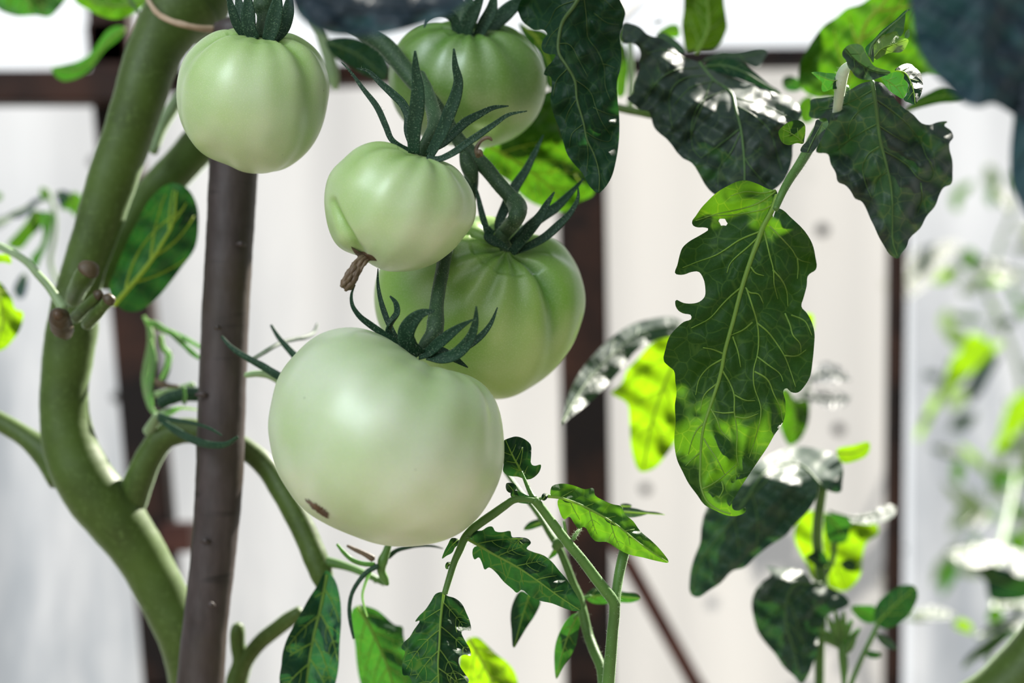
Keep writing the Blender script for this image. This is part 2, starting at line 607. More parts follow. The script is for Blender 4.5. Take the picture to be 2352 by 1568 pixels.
M_BARK = bark_mat('stake_bark', (.022, .015, .013), (.058, .044, .042), (.034, .023, .008))
M_TWINE = bark_mat('twine_tan', (.35, .25, .16), (.5, .38, .26), (.2, .14, .08))
M_RUST = rust_mat('rusty_painted_steel', (.008, .005, .0045), (.05, .020, .012))
M_RUSTRED = rust_mat('red_rust_steel', (.05, .018, .014), (.09, .035, .025))
mh, nt_, out_ = newmat('fine_hair')
b_ = N(nt_, 'ShaderNodeBsdfPrincipled', Roughness=.4); b_.inputs['Base Color'].default_value = (.55, .65, .5, 1)
t_ = N(nt_, 'ShaderNodeBsdfTranslucent'); t_.inputs['Color'].default_value = (.7, .8, .6, 1)
x_ = N(nt_, 'ShaderNodeMixShader'); x_.inputs[0].default_value = .5
nt_.links.new(b_.outputs[0], x_.inputs[1]); nt_.links.new(t_.outputs[0], x_.inputs[2]); nt_.links.new(x_.outputs[0], out_.inputs[0])
M_HAIR = mh


# ================================================================= tomatoes
class Fruit:
    def __init__(s, name, label, outline, ctr, Y, depth, attach, away=False, dent=.16, dentw=.42, grooves=(), creases=(), mat=None, lift=.0, fade=1.5):
        s.c = ctr; s.Y = Y; s.Rd = depth; s.dent = dent; s.dentw = dentw
        s.grooves, s.creases, s.fade = grooves, creases, fade
        o = resample(crom(outline, 4, True), 5, True)
        dx, dy = o[:, 0] - ctr[0], -(o[:, 1] - ctr[1])
        a = np.arctan2(dy, dx); r = np.hypot(dx, dy)
        i = a.argsort(); a, r = a[i], r[i]
        aa = np.linspace(-math.pi, math.pi, 721)[:-1]
        rr = np.interp(aa, a, r, period=2 * math.pi)
        F = np.fft.rfft(rr); F[18:] = 0
        s.rr = np.fft.irfft(F, 720); s.aa = aa
        s.root = thing(name, label, 'tomato', at(ctr[0], ctr[1] + 0, Y) - Vector((0, 0, s.R_(-math.pi / 2) * K * Y)), 'green tomatoes of the hanging truss')
        # axis towards the stalk
        tx, ty = attach[0] - ctr[0], -(attach[1] - ctr[1])
        al = math.atan2(ty, tx)
        rho = min(.985, math.hypot(tx, ty) / (s.R_(al) * (1 - dent * .9)))
        s.axis = Vector((math.cos(al) * rho, (1 if away else -1) * math.sqrt(1 - rho * rho), math.sin(al) * rho)).normalized()
        s.u = s.axis.orthogonal().normalized(); s.w = s.axis.cross(s.u)
        # start counting round the fruit from the side that faces the lens
        f = Vector((0, -1, 0)); f = (f - s.axis * f.dot(s.axis)).normalized()
        s.u, s.w = f, s.axis.cross(f)
        s.build(mat)

    def R_(s, a):
        return float(np.interp(a, s.aa, s.rr, period=2 * math.pi))

    def shape(s, D):
        """D: unit directions (n,3) -> points of the skin and how deep in a groove they are"""
        D = np.asarray(D, float)
        al = np.arctan2(D[:, 2], D[:, 0])
        rho = np.hypot(D[:, 0], D[:, 2])
        Rr = np.interp(al, s.aa, s.rr, period=2 * math.pi)
        Rm = s.rr.mean()
        Rr = Rm + (Rr - Rm) * np.clip(rho * 1.15, 0, 1) ** 1.5
        px = D[:, 0] / np.maximum(rho, 1e-6) * Rr * rho
        pz = D[:, 2] / np.maximum(rho, 1e-6) * Rr * rho
        py = D[:, 1] * s.Rd / (K * s.Y)
        ca = D @ np.array(s.axis)
        th = np.arccos(np.clip(ca, -1, 1))
        ph = np.arctan2(D @ np.array(s.w), D @ np.array(s.u))
        f = 1 - s.dent * np.exp(-(th / s.dentw) ** 2)
        gsum = np.zeros(len(D))
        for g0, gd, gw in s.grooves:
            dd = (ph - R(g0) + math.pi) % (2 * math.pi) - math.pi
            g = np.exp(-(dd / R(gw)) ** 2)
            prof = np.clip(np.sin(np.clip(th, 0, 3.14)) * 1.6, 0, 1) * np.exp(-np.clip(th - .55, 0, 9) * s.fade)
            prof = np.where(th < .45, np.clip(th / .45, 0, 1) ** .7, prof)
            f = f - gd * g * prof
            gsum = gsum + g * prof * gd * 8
        for line, cd, cw in s.creases:
            q = np.stack([s.c[0] + px, s.c[1] - pz], 1)
            d, t, sd = seg_dist(q, line)
            g = np.exp(-(d / cw) ** 2) * (D[:, 1] < .25) * np.sin(np.clip(t * .9 + .1, 0, 1) * math.pi) ** .5
            f = f - cd * g
            gsum = gsum + g * .8
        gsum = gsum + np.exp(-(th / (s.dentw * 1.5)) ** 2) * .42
        P = np.stack([px * f, py * f, pz * f], 1) * K * s.Y
        ctr = at(s.c[0], s.c[1], s.Y)
        return P + np.array(ctr), np.clip(gsum, 0, 1)

    def build(s, mat):
        nr, ns = 150, 200
        D = [tuple(s.axis)]
        for i in range(1, nr):
            th = math.pi * (i / nr) ** 1.12
            for k in range(ns):
                p = 2 * math.pi * k / ns
                v = s.axis * math.cos(th) + (s.u * math.cos(p) + s.w * math.sin(p)) * math.sin(th)
                D.append(tuple(v))
        D.append(tuple(-s.axis))
        P, g = s.shape(D)
        fs = [(0, 1 + (k + 1) % ns, 1 + k) for k in range(ns)]
        for i in range(nr - 2):
            a, b = 1 + i * ns, 1 + (i + 1) * ns
            fs += [(a + k, a + (k + 1) % ns, b + (k + 1) % ns, b + k) for k in range(ns)]
        a = 1 + (nr - 2) * ns
        fs += [(a + k, a + (k + 1) % ns, len(D) - 1) for k in range(ns)]
        fs = [f[::-1] for f in fs]
        mb = MB(); mb.add(P, fs)
        s.body = mb.build('fruit', mat, s.root)
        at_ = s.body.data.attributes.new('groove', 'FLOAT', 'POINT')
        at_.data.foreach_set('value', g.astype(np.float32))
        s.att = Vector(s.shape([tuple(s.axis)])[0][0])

    def on(s, px, py, out=.0003):
        """the skin point seen at (px, py)"""
        dx, dy = px - s.c[0], -(py - s.c[1])
        al = math.atan2(dy, dx); rho = min(.995, math.hypot(dx, dy) / s.R_(al))
        d = Vector((math.cos(al) * rho, -math.sqrt(1 - rho * rho), math.sin(al) * rho))
        p = Vector(s.shape([tuple(d)])[0][0])
        return p + (p - at(s.c[0], s.c[1], s.Y)).normalized() * out

    def sepal(s, reg, pts, hw, dtip=-.006, bow=0, twist=25, thick=.34, vee=.5, y0=None, label=None, hair=70):
        """pts run from the tip to the base"""
        p = Z(reg, pts) if isinstance(pts, str) else pts
        n = len(p)
        L = np.concatenate([[0], np.cumsum([math.hypot(p[i + 1][0] - p[i][0], p[i + 1][1] - p[i][1]) for i in range(n - 1)])]); L = L / L[-1]
        Yb = s.att.y if y0 is None else y0
        q = []
        for i in range(n):
            t = L[i]
            w = 1.15 * hw * (.14 + .86 * min(1, t / .5) ** .8) * (1 - .22 * max(0, (t - .7) / .3))
            q.append((p[i][0], p[i][1], Yb + dtip * (1 - t) + bow * 4 * t * (1 - t), w))
        mb = MB(); sweep(mb, q, sub=6, thick=thick, twist=twist, seg=14, vee=vee)
        o = mb.build('sepal', M_SEPAL, s.root, label=label)
        if hair: hairs(o, hair, .0011, .000035, M_HAIR, o)
        return o

    def stalk(s, pts, label=None, hair=160, sub=7, mat=None):
        mb = MB(); sweep(mb, pts, sub=sub, seg=18, bump=.02)
        o = mb.build('pedicel', mat or M_PEDICEL, s.root, label=label)
        if hair: hairs(o, hair, .0011, .000035, M_HAIR, o)
        return o


# ---- A: the one against the thick stem
oA = Z('r11', "1500,215 1560,190 1700,172 1850,172 1990,200 2100,262 2190,335 2245,430 2280,560 2268,700 2230,850 2150,1000 2050,1100 1930,1170 1800,1193 1700,1190 1550,1130 1400,1070 1290,950 1240,830 1222,650 1240,520 1290,400 1380,300 1450,245")
A = Fruit('tomato', 'pale green tomato in front of the thick stem, above the wooden stake', oA, (585, 232), .487, .026, (606, 92), dent=.15, dentw=.4,
          grooves=[(-66, .09, 12), (-30, .02, 12), (8, .04, 14), (34, .04, 12), (62, .11, 11), (100, .06, 16), (150, .05, 15), (-110, .05, 15), (-160, .05, 15)], mat=M_FRUIT_PALE, fade=.75)
yA = A.att.y
A.sepal('r11', "1560,-60 1575,-20 1600,60 1640,170 1700,262", 10, -.004, y0=yA - .002)
A.sepal('r11', "1712,-70 1712,-20 1715,100 1728,200 1770,268", 15, -.003, y0=yA - .004)
A.sepal('r11', "1625,-60 1640,-20 1655,60 1680,160 1740,240", 12, .004, y0=yA + .003)
A.sepal('r11', "1930,-70 1920,-30 1905,80 1885,190 1855,282", 17, -.004, y0=yA - .004)
A.sepal('r11', "2010,-70 2000,-20 1985,100 1950,210 1890,278", 14, .0, y0=yA - .001)
A.sepal('r11', "1880,-70 1885,-20 1880,90 1850,180 1820,230", 10, .006, y0=yA + .005)
A.stalk(tubeZ('r11', "1790,-260 1810,-100 1818,-20 1815,45 1825,100 1822,180 1820,262", yA + .001, [19, 19, 21, 24, 19, 19, 21]), hair=120)

# ---- B: the darker one behind, under the top edge
oB = Z('r12', "320,520 330,650 370,760 440,850 540,930 680,985 840,1008 960,1015 1100,990 1220,930 1320,840 1390,720 1420,600 1420,500 1380,390 1300,290 1200,205 1100,160 990,140 870,135 760,135 620,155 520,190 430,260 370,340 335,430")
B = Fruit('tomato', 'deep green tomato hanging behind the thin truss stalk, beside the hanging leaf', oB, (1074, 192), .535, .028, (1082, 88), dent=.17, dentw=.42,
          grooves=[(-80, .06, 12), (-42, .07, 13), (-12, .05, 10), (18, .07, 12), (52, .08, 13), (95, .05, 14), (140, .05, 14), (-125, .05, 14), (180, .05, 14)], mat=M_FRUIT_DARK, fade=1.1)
yB = B.att.y
B.sepal('r12', "570,190 590,130 640,90 720,85 780,130 800,210 840,270", 10, -.008, y0=yB - .002)
B.sepal('r12', "985,-60 950,10 900,110 870,200 880,278", 16, -.008, y0=yB - .003, hair=90)
B.sepal('r12', "1055,-80 1050,0 1035,80 990,170 940,268", 14, -.005, y0=yB - .003)
B.sepal('r12', "1340,50 1290,8 1200,38 1120,110 1040,190 985,245", 17, .004, y0=yB - .0005, hair=90)
B.sepal('r12', "860,-70 880,10 900,100 900,200", 13, .01, y0=yB + .004)
B.stalk(tubeZ('r12', "560,-30 690,5 800,40 845,90 835,170 860,230 890,275", [yB + .012, yB + .008, yB + .002, yB + .001], [17, 17, 18, 22, 17, 17, 18]), hair=100)

# ---- D: big one in the middle of the truss, behind
oD = [(1144, 917), (1090, 908), (1030, 890), (970, 858), (915, 810), (880, 765), (866, 732), (860, 690), (861, 656), (872, 615), (900, 570), (945, 530), (1000, 505), (1070, 492), (1150, 498), (1210, 513)] + \
     Z('r22', "1320,18 1450,60 1550,140 1640,260 1680,380 1690,470 1670,600 1600,790 1500,940 1350,1080 1200,1160")
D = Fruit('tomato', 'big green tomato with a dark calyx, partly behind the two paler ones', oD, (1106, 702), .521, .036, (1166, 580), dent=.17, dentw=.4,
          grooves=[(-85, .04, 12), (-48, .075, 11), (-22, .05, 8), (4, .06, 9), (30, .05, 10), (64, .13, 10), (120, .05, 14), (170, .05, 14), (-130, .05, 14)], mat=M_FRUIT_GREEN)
yD = D.att.y
D.sepal('r12', "920,1262 940,1340 960,1430 985,1520 1030,1630 1080,1680", 7, .004, y0=yD - .001)
D.sepal('r12', "1392,930 1330,1060 1270,1180 1200,1290 1140,1420 1090,1560 1110,1670", 11, .012, y0=yD + .004, hair=110)
D.sepal('r12', "1672,1228 1580,1330 1480,1430 1380,1500 1290,1570 1180,1680", 11, .008, y0=yD + .003, hair=110)
D.sepal('r12', "1468,1322 1420,1400 1380,1480 1320,1560 1260,1640 1180,1745", 12, -.004, y0=yD - .004)
D.sepal('r12', "1632,1293 1632,1360 1590,1450 1500,1550 1400,1640 1290,1700 1200,1738", 9, -.002, y0=yD - .003, label='slim sepal with its tip curled up')
D.sepal('r22', "1155,155 1105,118 1050,95 1010,60 1030,10", 10, -.009, y0=yD - .002, label='short sepal curled over')
D.stalk(tubeZ('r12', "1190,1380 1215,1430 1205,1500 1150,1570 1100,1640 1120,1730", [.497, .492, .486, yD - .002, yD, yD + .002], [20, 22, 19, 18, 17, 19]), hair=120)

# ---- C: small one in the middle with the dried flower
oC = Z('r12', "0,1110 60,1050 170,985 300,966 400,985 480,1010 600,1030 700,1075 800,1150 870,1250 915,1340 930,1430 910,1540") + \
     Z('r22', "870,30 800,120 700,210 560,280 400,305 280,290 170,230 90,185 0,150") + [(762, 545), (749, 500), (745, 460), (750, 420), (762, 392)]
Cc = Fruit('tomato', 'small ribbed pale tomato with a dried flower hanging from its base', oC, (920, 476), .462, .0235, (975, 354), dent=.13, dentw=.4,
           grooves=[(-95, .05, 14), (-58, .065, 12), (-25, .06, 12), (4, .05, 11), (34, .065, 12), (70, .06, 14), (120, .05, 14), (170, .05, 14), (-140, .05, 14)],
           creases=[([(772, 470), (782, 492), (800, 530), (826, 572), (846, 592)], .085, 9)], mat=M_FRUIT_PALE, fade=.8)
yC = Cc.att.y
Cc.sepal('r12', "2,430 60,490 150,610 250,740 310,870 350,960 420,1010 500,1040", 6.5, .004, y0=yC, hair=110)
Cc.sepal('r12', "105,470 180,488 270,570 350,640 430,720 465,800 462,900 500,1020", 9, .006, y0=yC + .003, hair=110)
Cc.sepal('r12', "508,350 512,450 530,600 527,750 510,880 508,1052", 16, -.010, y0=yC - .002, hair=130)
Cc.sepal('r12', "775,335 785,450 808,560 795,650 745,790 705,900 660,990 615,1070", 14, -.008, y0=yC - .001, hair=130)
Cc.sepal('r12', "1152,730 1050,742 950,790 850,850 780,920 710,985 600,1045", 9.5, .002, y0=yC + .003, hair=130)
Cc.sepal('r12', "1280,765 1150,792 1050,860 950,930 850,1000 760,1062 660,1100 590,1085", 7.5, -.003, y0=yC - .002, hair=150)
Cc.stalk(tubeZ('r12', "540,520 575,600 612,700 640,800 645,870 610,940 580,1000 565,1060", [.497, .492, .485, .476, .468, yC + .004, yC + .003, yC + .004], [14, 16, 17, 17, 18, 15, 15, 19]), hair=160)
mb = MB()
p_ = Cc.on(846, 594)
for k in range(6):
    o_, z_ = (k - 2.5) * 3.6, .0006 * math.sin(k * 2.1)
    sweep(mb, [(850 + o_ * .25, 590 + o_ * .3, p_.y, 3), (838 + o_ * .5, 594 + o_ * .5, p_.y - .001 + z_, 5), (826 + o_ * .8 + random.uniform(-1, 1), 606 + o_ * .6, p_.y - .002 + z_, 5.5), (816 + o_ * .9 + random.uniform(-2, 2), 622 + o_ * .6, p_.y - .003 - z_, 5.5), (805 + o_ * 1.1 + random.uniform(-2, 2), 640 + o_ * .6, p_.y - .0035 + z_, 6.5), (795 + o_ * 1.0, 654 + o_ * .5 + random.uniform(-2, 4), p_.y - .003 - z_, 5.5), (789 + o_ * .7, 663 + o_ * .4 + random.uniform(-3, 3), p_.y - .003, 3)], sub=6, seg=12, bump=.22, thick=.8, twist=60 + 30 * k)
fl = mb.build('dried_flower', M_DRY, Cc.root, label='shrivelled brown flower remnant')


def skin_patch(fr, pts, name, mat, label=None, out=.0004, curved=True):
    """a thin corky patch lying on the skin"""
    pp = resample(crom(pts, 3, True) if curved else pts, 2.0, True)
    cx, cy = pp[:, 0].mean(), pp[:, 1].mean()
    mb = MB()
    rings = [(1, .00002), (.8, out), (.4, out * 1.3)]
    vs = []
    for k, o in rings:
        vs += [fr.on(cx + (p[0] - cx) * k, cy + (p[1] - cy) * k, o + (random.uniform(-.4, .4) * out if k < 1 else 0)) for p in pp]
    n = len(pp)
    fs = []
    for i in range(len(rings) - 1):
        fs += [(i * n + k, i * n + (k + 1) % n, (i + 1) * n + (k + 1) % n, (i + 1) * n + k) for k in range(n)]
    vs.append(fr.on(cx, cy, out)); c = len(vs) - 1
    fs += [((len(rings) - 1) * n + k, (len(rings) - 1) * n + (k + 1) % n, c) for k in range(n)]
    mb.add(vs, fs)
    return mb.build(name, mat, fr.root, label=label)


skin_patch(Cc, [(812, 572), (822, 583), (836, 586), (862, 592), (872, 604), (856, 598), (838, 596), (824, 592)], 'blossom_scar', M_SCAR, 'brown corky scar')

# ---- E: the largest and palest, in front
oE = [(784, 750), (834, 751), (884, 766), (925, 783), (965, 803), (1001, 821), (1044, 836), (1077, 851), (1111, 876), (1137, 913), (1151, 953), (1157, 1000), (1159, 1043)] + \
     Z('r32', "1110,100 1070,220 1000,350 900,470 760,560 600,605 430,618 300,608 150,565 0,505") + [(733, 1189), (693, 1159), (663, 1119), (643, 1086), (630, 1046), (622, 1006), (620, 956), (630, 906), (643, 860), (667, 826), (700, 790), (733, 766), (763, 755)]
E = Fruit('tomato', 'largest tomato, creamy white green with a brown blossom scar, lowest in the truss', oE, (889, 1002), .452, .039, (992, 815), away=True, dent=.12, dentw=.42,
          grooves=[(-70, .03, 13), (-40, .04, 12), (-15, .03, 10), (12, .045, 11), (38, .035, 9), (62, .055, 10), (110, .05, 14), (160, .05, 14), (-120, .04, 14)], mat=M_FRUIT_MID, fade=1.0)
yE = E.att.y
E.sepal('r22', "96,392 72,450 76,530 120,600 200,665 270,712 340,760 480,830", 7, -.006, y0=yE)
E.sepal('r22', "252,280 252,380 270,490 298,580 330,660 380,750 480,830", 6, .008, y0=yE + .004)
E.sepal('r22', "335,470 380,520 392,590 355,650 335,700 370,760 470,840", 12.5, -.002, y0=yE + .001, twist=150, label='broad sepal twisted on itself')
E.sepal('r22', "642,572 560,590 490,650 455,730 475,800 540,862", 18, -.012, y0=yE - .003, hair=140, label='wide sepal curled against the pedicel')
E.sepal('r22', "905,632 820,682 740,742 670,802 600,862 540,885", 12, -.010, y0=yE - .003, hair=120)
E.sepal('r22', "930,540 926,640 900,740 850,820 780,880 690,905 600,890", 12.5, -.012, y0=yE - .004, hair=140)
E.sepal('r22', "1076,548 1030,660 970,740 880,810 760,868 650,890", 8, -.004, y0=yE - .001, hair=120)
E.sepal('r22', "872,962 800,915 740,880 680,850 600,850", 9, -.001, y0=yE + .003)
E.stalk(tubeZ('r22', "880,-500 895,-330 850,-100 740,100 712,200 690,330 668,450 655,560 650,650 640,720 590,790 545,860", [.505, .507, .507, .499, .486, .475, .468, .465, .461, .459, yE, yE], [19, 17, 16, 16, 16, 16, 16, 17, 20, 20, 16, 15]), hair=260)
sc_ = []
for k in range(34):
    a = 2 * math.pi * k / 34
    r_ = (1.0 if k % 2 == 0 else .52) * random.uniform(.75, 1.1) * (1.35 if k in (16, 17, 18) else 1)
    u, v = math.cos(a) * 30 * r_, math.sin(a) * 14 * r_
    sc_.append((757 + u * .78 - v * .62, 1150 + u * .62 + v * .78))
skin_patch(E, sc_, 'blossom_scar', M_SCAR, 'brown star-shaped scar', .0005, False)

# ---- the fruiting stalk the tomatoes hang from
tr = thing('truss_stalk', 'thick hairy green stalk running down behind the small ribbed tomato', 'stalk', at(850, 80, .54), None)
mb = MB()
sweep(mb, tubeZ('r12', "40,140 150,215 300,315 400,430 500,560 600,660 720,820 820,980 900,1070 980,1140 1080,1260 1160,1350 1195,1395 1215,1440", [.525, .522, .517, .512, .507, .503, .501, .50, .50, .499, .498, .497, .497, .496], [20, 20, 21, 21, 19, 16, 15, 17, 20, 18, 17, 18, 20, 17]), sub=7, seg=20, bump=.015)
o = mb.build('stalk', M_PEDICEL, tr)
hairs(o, 420, .0012, .000035, M_HAIR, tr)
mb = MB()
sweep(mb, tubeZ('r12', "850,1060 868,1130 895,1190 912,1248", [.498, .497, .497, .497], [13, 17, 17, 8]), sub=6, seg=16)
mb.build('joint', M_PEDICEL, tr, label='swollen joint where a pedicel leaves')
mb = MB()
sweep(mb, tubeZ('r12', "1038,968 1020,950 985,955 950,985 930,1030 945,1080", .492, [2.5, 4, 4.5, 4, 5, 6]), sub=5, seg=10, bump=.1)
sweep(mb, tubeZ('r12', "930,1060 955,1050 970,1075", .490, [4, 7, 3]), sub=4, seg=10, bump=.15)
mb.build('dried_tendril', M_DRY, tr, label='dried curled brown flower stub')
# ================================================================= the plant that carries the truss
pl = thing('tomato_plant', 'thick pale green tomato stem that forks, beside the wooden stake', 'plant', at(430, 6150, .59), None)
mb = MB()
sweep(mb, [(470, -260, .60, 100), (452, -120, .60, 98), (440, -20, .595, 96), (418, 60, .59, 84)], sub=6, seg=26, bump=.012)
mb.build('upper_stem', M_STEM, pl)
mb = MB()
sweep(mb, [(428, 10, .585, 84), (392, 55, .58, 72), (362, 105, .575, 64), (340, 160, .572, 61), (322, 220, .57, 59), (303, 280, .57, 57), (283, 340, .57, 56), (262, 400, .57, 56), (240, 470, .57, 54), (218, 540, .57, 51), (198, 600, .57, 49), (183, 650, .57, 49), (172, 700, .57, 53),
           (166, 756, .57, 58), (156, 820, .57, 57), (148, 890, .57, 54), (149, 960, .57, 56), (163, 1030, .57, 62), (192, 1096, .57, 66), (232, 1152, .572, 68), (272, 1200, .574, 66), (312, 1256, .576, 60), (350, 1320, .578, 57), (384, 1388, .579, 56), (416, 1452, .58, 56), (440, 1530, .585, 57), (450, 1620, .59, 58), (452, 1750, .59, 60), (450, 2000, .59, 62), (430, 6150, .59, 62)], sub=6, seg=30, bump=.012)
mb.build('main_stem', M_STEM, pl)
mb = MB()
sweep(mb, [(292, 1190, .581, 30), (308, 1135, .574, 35), (326, 1085, .571, 33), (348, 1040, .57, 31), (374, 1005, .569, 31), (410, 990, .568, 30), (460, 992, .567, 28), (520, 1010, .565, 26), (570, 1035, .562, 25), (612, 1072, .558, 26), (650, 1128, .553, 28), (682, 1186, .55, 28), (708, 1240, .548, 28), (728, 1290, .546, 28), (742, 1330, .545, 24), (748, 1360, .545, 14)], sub=7, seg=22, bump=.015)
mb.build('side_branch', M_STEM, pl)
mb = MB()
sweep(mb, [(728, 1290, .546, 16), (760, 1292, .545, 12), (800, 1302, .544, 9), (840, 1318, .543, 8), (884, 1340, .543, 6)], sub=6, seg=14)
sweep(mb, [(860, 1335, .543, 5), (880, 1322, .542, 5), (878, 1300, .542, 6)], sub=5, seg=10)
mb.build('side_shoot', M_SHOOT, pl)
mb = MB()
sweep(mb, [(-60, 938, .58, 21), (0, 968, .58, 22), (60, 1004, .578, 24), (110, 1044, .576, 34), (150, 1090, .573, 44)], sub=6, seg=20, bump=.015)
mb.build('side_branch', M_STEM, pl)
mb = MB()
sweep(mb, [(520, 275, .63, 46), (470, 320, .625, 45), (410, 385, .617, 43), (350, 450, .61, 42), (300, 520, .60, 42), (262, 590, .595, 40), (240, 650, .59, 30)], sub=6, seg=22, bump=.02)
mb.build('side_branch', M_STEM, pl, label='darker stem running behind the main one')
mb = MB()
sweep(mb, [(452, 130, .62, 14), (425, 205, .615, 14), (395, 250, .61, 15), (370, 295, .605, 13), (352, 350, .60, 10)], sub=6, seg=14)
mb.build('side_shoot', M_PALESTEM, pl)
# pruned side shoots at the node
for pts, hw in (([(168, 690, .545), (180, 660, .533), (196, 632, .525), (206, 616, .522)], [18, 22, 24, 23]),
                ([(172, 730, .535), (196, 706, .525), (214, 690, .52), (228, 676, .518)], [14, 13, 13, 12]),
                ([(200, 745, .53), (222, 720, .522), (240, 700, .518), (252, 686, .515)], [14, 14, 13, 14])):
    mb = MB()
    W = sweep(mb, [(p[0], p[1], p[2], h) for p, h in zip(pts, hw)], sub=5, seg=18, bump=.03, tip1=False)
    o = mb.build('pruned_shoot', M_STEM, pl)
    mb = MB()
    e, d = pts[-1], pts[-2]
    sweep(mb, [(e[0] - (e[0] - d[0]) * .15, e[1] - (e[1] - d[1]) * .15, e[2], hw[-1] * 1.02), (e[0] + (e[0] - d[0]) * .15, e[1] + (e[1] - d[1]) * .15, e[2] - .001, hw[-1] * .85)], sub=3, seg=18, bump=.12)
    mb.build('cut_end', M_STUB, o)
mb = MB()
sweep(mb, [(152, 765, .53, 16), (142, 748, .520, 24), (136, 730, .513, 23), (134, 723, .510, 17)], sub=4, seg=22, bump=.1)
kn = mb.build('leaf_scar', M_STUB, pl, label='knobbly brown scar of a lost leaf')
mb = MB()
sweep(mb, [(134, 726, .512, 14), (133, 722, .5085, 12)], sub=4, seg=16, bump=.15)
mb.build('scar_pit', M_SCAR, kn)
mb = MB()
sweep(mb, [(160, 800, .516, 4), (164, 830, .513, 26), (160, 775, .515, 28)], sub=3, seg=12)
mb = MB()
sweep(mb, tubeZ('r21', "440,560 400,500 340,410 260,320 190,240 120,190 70,165 0,130 -90,110", [.528, .53, .535, .545, .555, .565], [13, 10, 9, 9, 9, 10]), sub=6, seg=16)
mb.build('leaf_stalk', M_PALESTEM, pl)
# a second stem, cut off low beside the stake
st = thing('cut_stem', 'short green forked stem stub beside the bottom of the stake', 'stem', at(620, 6350, .575), None)
mb = MB()
sweep(mb, [(620, 6350, .575, 24), (552, 1850, .572, 24), (545, 1640, .574, 25), (545, 1560, .576, 25), (556, 1520, .575, 22), (546, 1480, .574, 17), (546, 1445, .573, 16), (547, 1434, .573, 12)], sub=6, seg=20, bump=.02)
mb.build('stem', M_STEM, st)
mb = MB()
sweep(mb, [(548, 1560, .575, 17), (570, 1510, .573, 17), (600, 1472, .57, 18), (640, 1440, .568, 18), (672, 1416, .566, 17), (690, 1404, .565, 14)], sub=6, seg=20, bump=.02)
mb.build('side_branch', M_STEM, st)
# stake
sk = thing('wooden_stake', 'round brown wooden stake with bark, behind the truss of tomatoes', 'stake', at(60, 6770, .545), None)
mb = MB()
sweep(mb, [(548, 60, .545, 56), (543, 200, .545, 56), (539, 330, .545, 56), (533, 450, .545, 55), (527, 560, .545, 54), (519, 700, .545, 54), (512, 860, .545, 54), (507, 1000, .545, 54.5), (504, 1100, .545, 54), (495, 1220, .545, 52), (484, 1330, .545, 51), (472, 1430, .545, 51), (460, 1568, .545, 54), (432, 1900, .545, 56), (60, 6770, .545, 60)], sub=10, seg=36, bump=.010)
mb.build('pole', M_BARK, sk)
for x, y, a in ((553, 560, 12), (500, 752, 8), (463, 905, 15), (472, 1242, 12), (485, 1388, 9)):
    mb = MB()
    sweep(mb, [(x - a, y + 2, .5325 + abs(x - 510) * .00008, 2.5), (x - a * .3, y, .5315 + abs(x - 510) * .00008, 6), (x + a * .5, y + 1, .5318 + abs(x - 510) * .00008, 5), (x + a, y + 3, .533 + abs(x - 510) * .00008, 2)], sub=4, seg=12, bump=.15, thick=.5)
    mb.build('bark_knot', M_BARK, sk)
# twine
mb = MB()
sweep(mb, tubeZ('r11', "1010,-20 1045,40 1090,95 1150,130 1250,165 1350,188 1430,196 1520,196 1600,180 1640,150", [.575, .555, .548, .545, .543, .543, .545, .55, .56, .575], [5, 6, 6.5, 6.5, 7, 6.5, 7, 6, 6, 5]), sub=6, seg=12, bump=.07)
sweep(mb, tubeZ('r11', "1050,60 1110,118 1200,160 1300,188 1400,205 1500,212", [.552, .546, .543, .543, .546, .55], 4.5), sub=6, seg=10, bump=.07)
tag(mb.build('twine', M_TWINE, None), 'tan twine tied round the thick green stem', 'twine')

# the withered truss behind and around the stake
wt = thing('spent_truss', 'withered green sepals and brown twigs beside the rusty post and stake', 'twig', at(350, 980, .56), None)


def wstrap(name, reg, s, Y, hw, mat, thick=.35, tw=30, label=None, par=None):
    m_ = MB(); sweep(m_, tubeZ(reg, s, Y, hw), sub=6, thick=thick, twist=tw, seg=12, bump=.04)
    return m_.build(name, mat, par or wt, label=label)


wstrap('sepal', 'q3', "262,240 320,350 345,480 335,640 305,800 280,950 285,1100 320,1250 360,1360 420,1430", [.61, .6, .59], [4, 8, 9, 9, 8, 6], M_PALESTEM)
wstrap('sepal', 'q3', "345,520 372,650 385,800 350,1000 345,1180 370,1330", [.585, .58, .575], [3, 6, 8, 6, 4], M_SHOOT)
wstrap('sepal', 'q3', "285,310 400,340 500,400 620,450 740,500 850,560 960,620", [.6, .595, .59], [5, 9, 7, 7, 6, 5], M_PALESTEM)
wstrap('sepal', 'q3', "560,420 660,500 760,600 860,690 960,760", .592, [5, 7, 6, 7, 4], M_SHOOT)
wstrap('sepal', 'q3', "470,470 500,620 560,700 555,800 520,900 470,1000", .60, [4, 6, 8, 7, 5], M_PALESTEM)
wstrap('sepal', 'q3', "590,650 570,800 540,920 510,1020", .605, [2, 5, 6, 4], M_SEPAL)
wstrap('twig', 'q3', "385,1020 450,1045 540,1070 680,1085", .58, [6, 8, 6, 4], M_DRY, thick=.8, label='dried pale brown twig end')
wstrap('twig', 'q3', "400,1180 480,1170 560,1150 700,1110 860,1060", .585, [7, 8, 9, 7], M_PALESTEM, thick=.8)
wstrap('twig', 'q3', "455,1290 560,1230 680,1195 800,1175 960,1180", .572, [14, 16, 16, 18, 16], M_SEPAL, thick=.8, label='dark green twig meeting the stake')
wstrap('twig', 'q3', "740,1090 755,1180 750,1290", .565, [4, 4, 5], M_SHOOT, thick=.9)
wstrap('sepal', 'q3', "430,1420 560,1390 700,1345 900,1360", .575, [7, 9, 4, 2], M_PALESTEM)
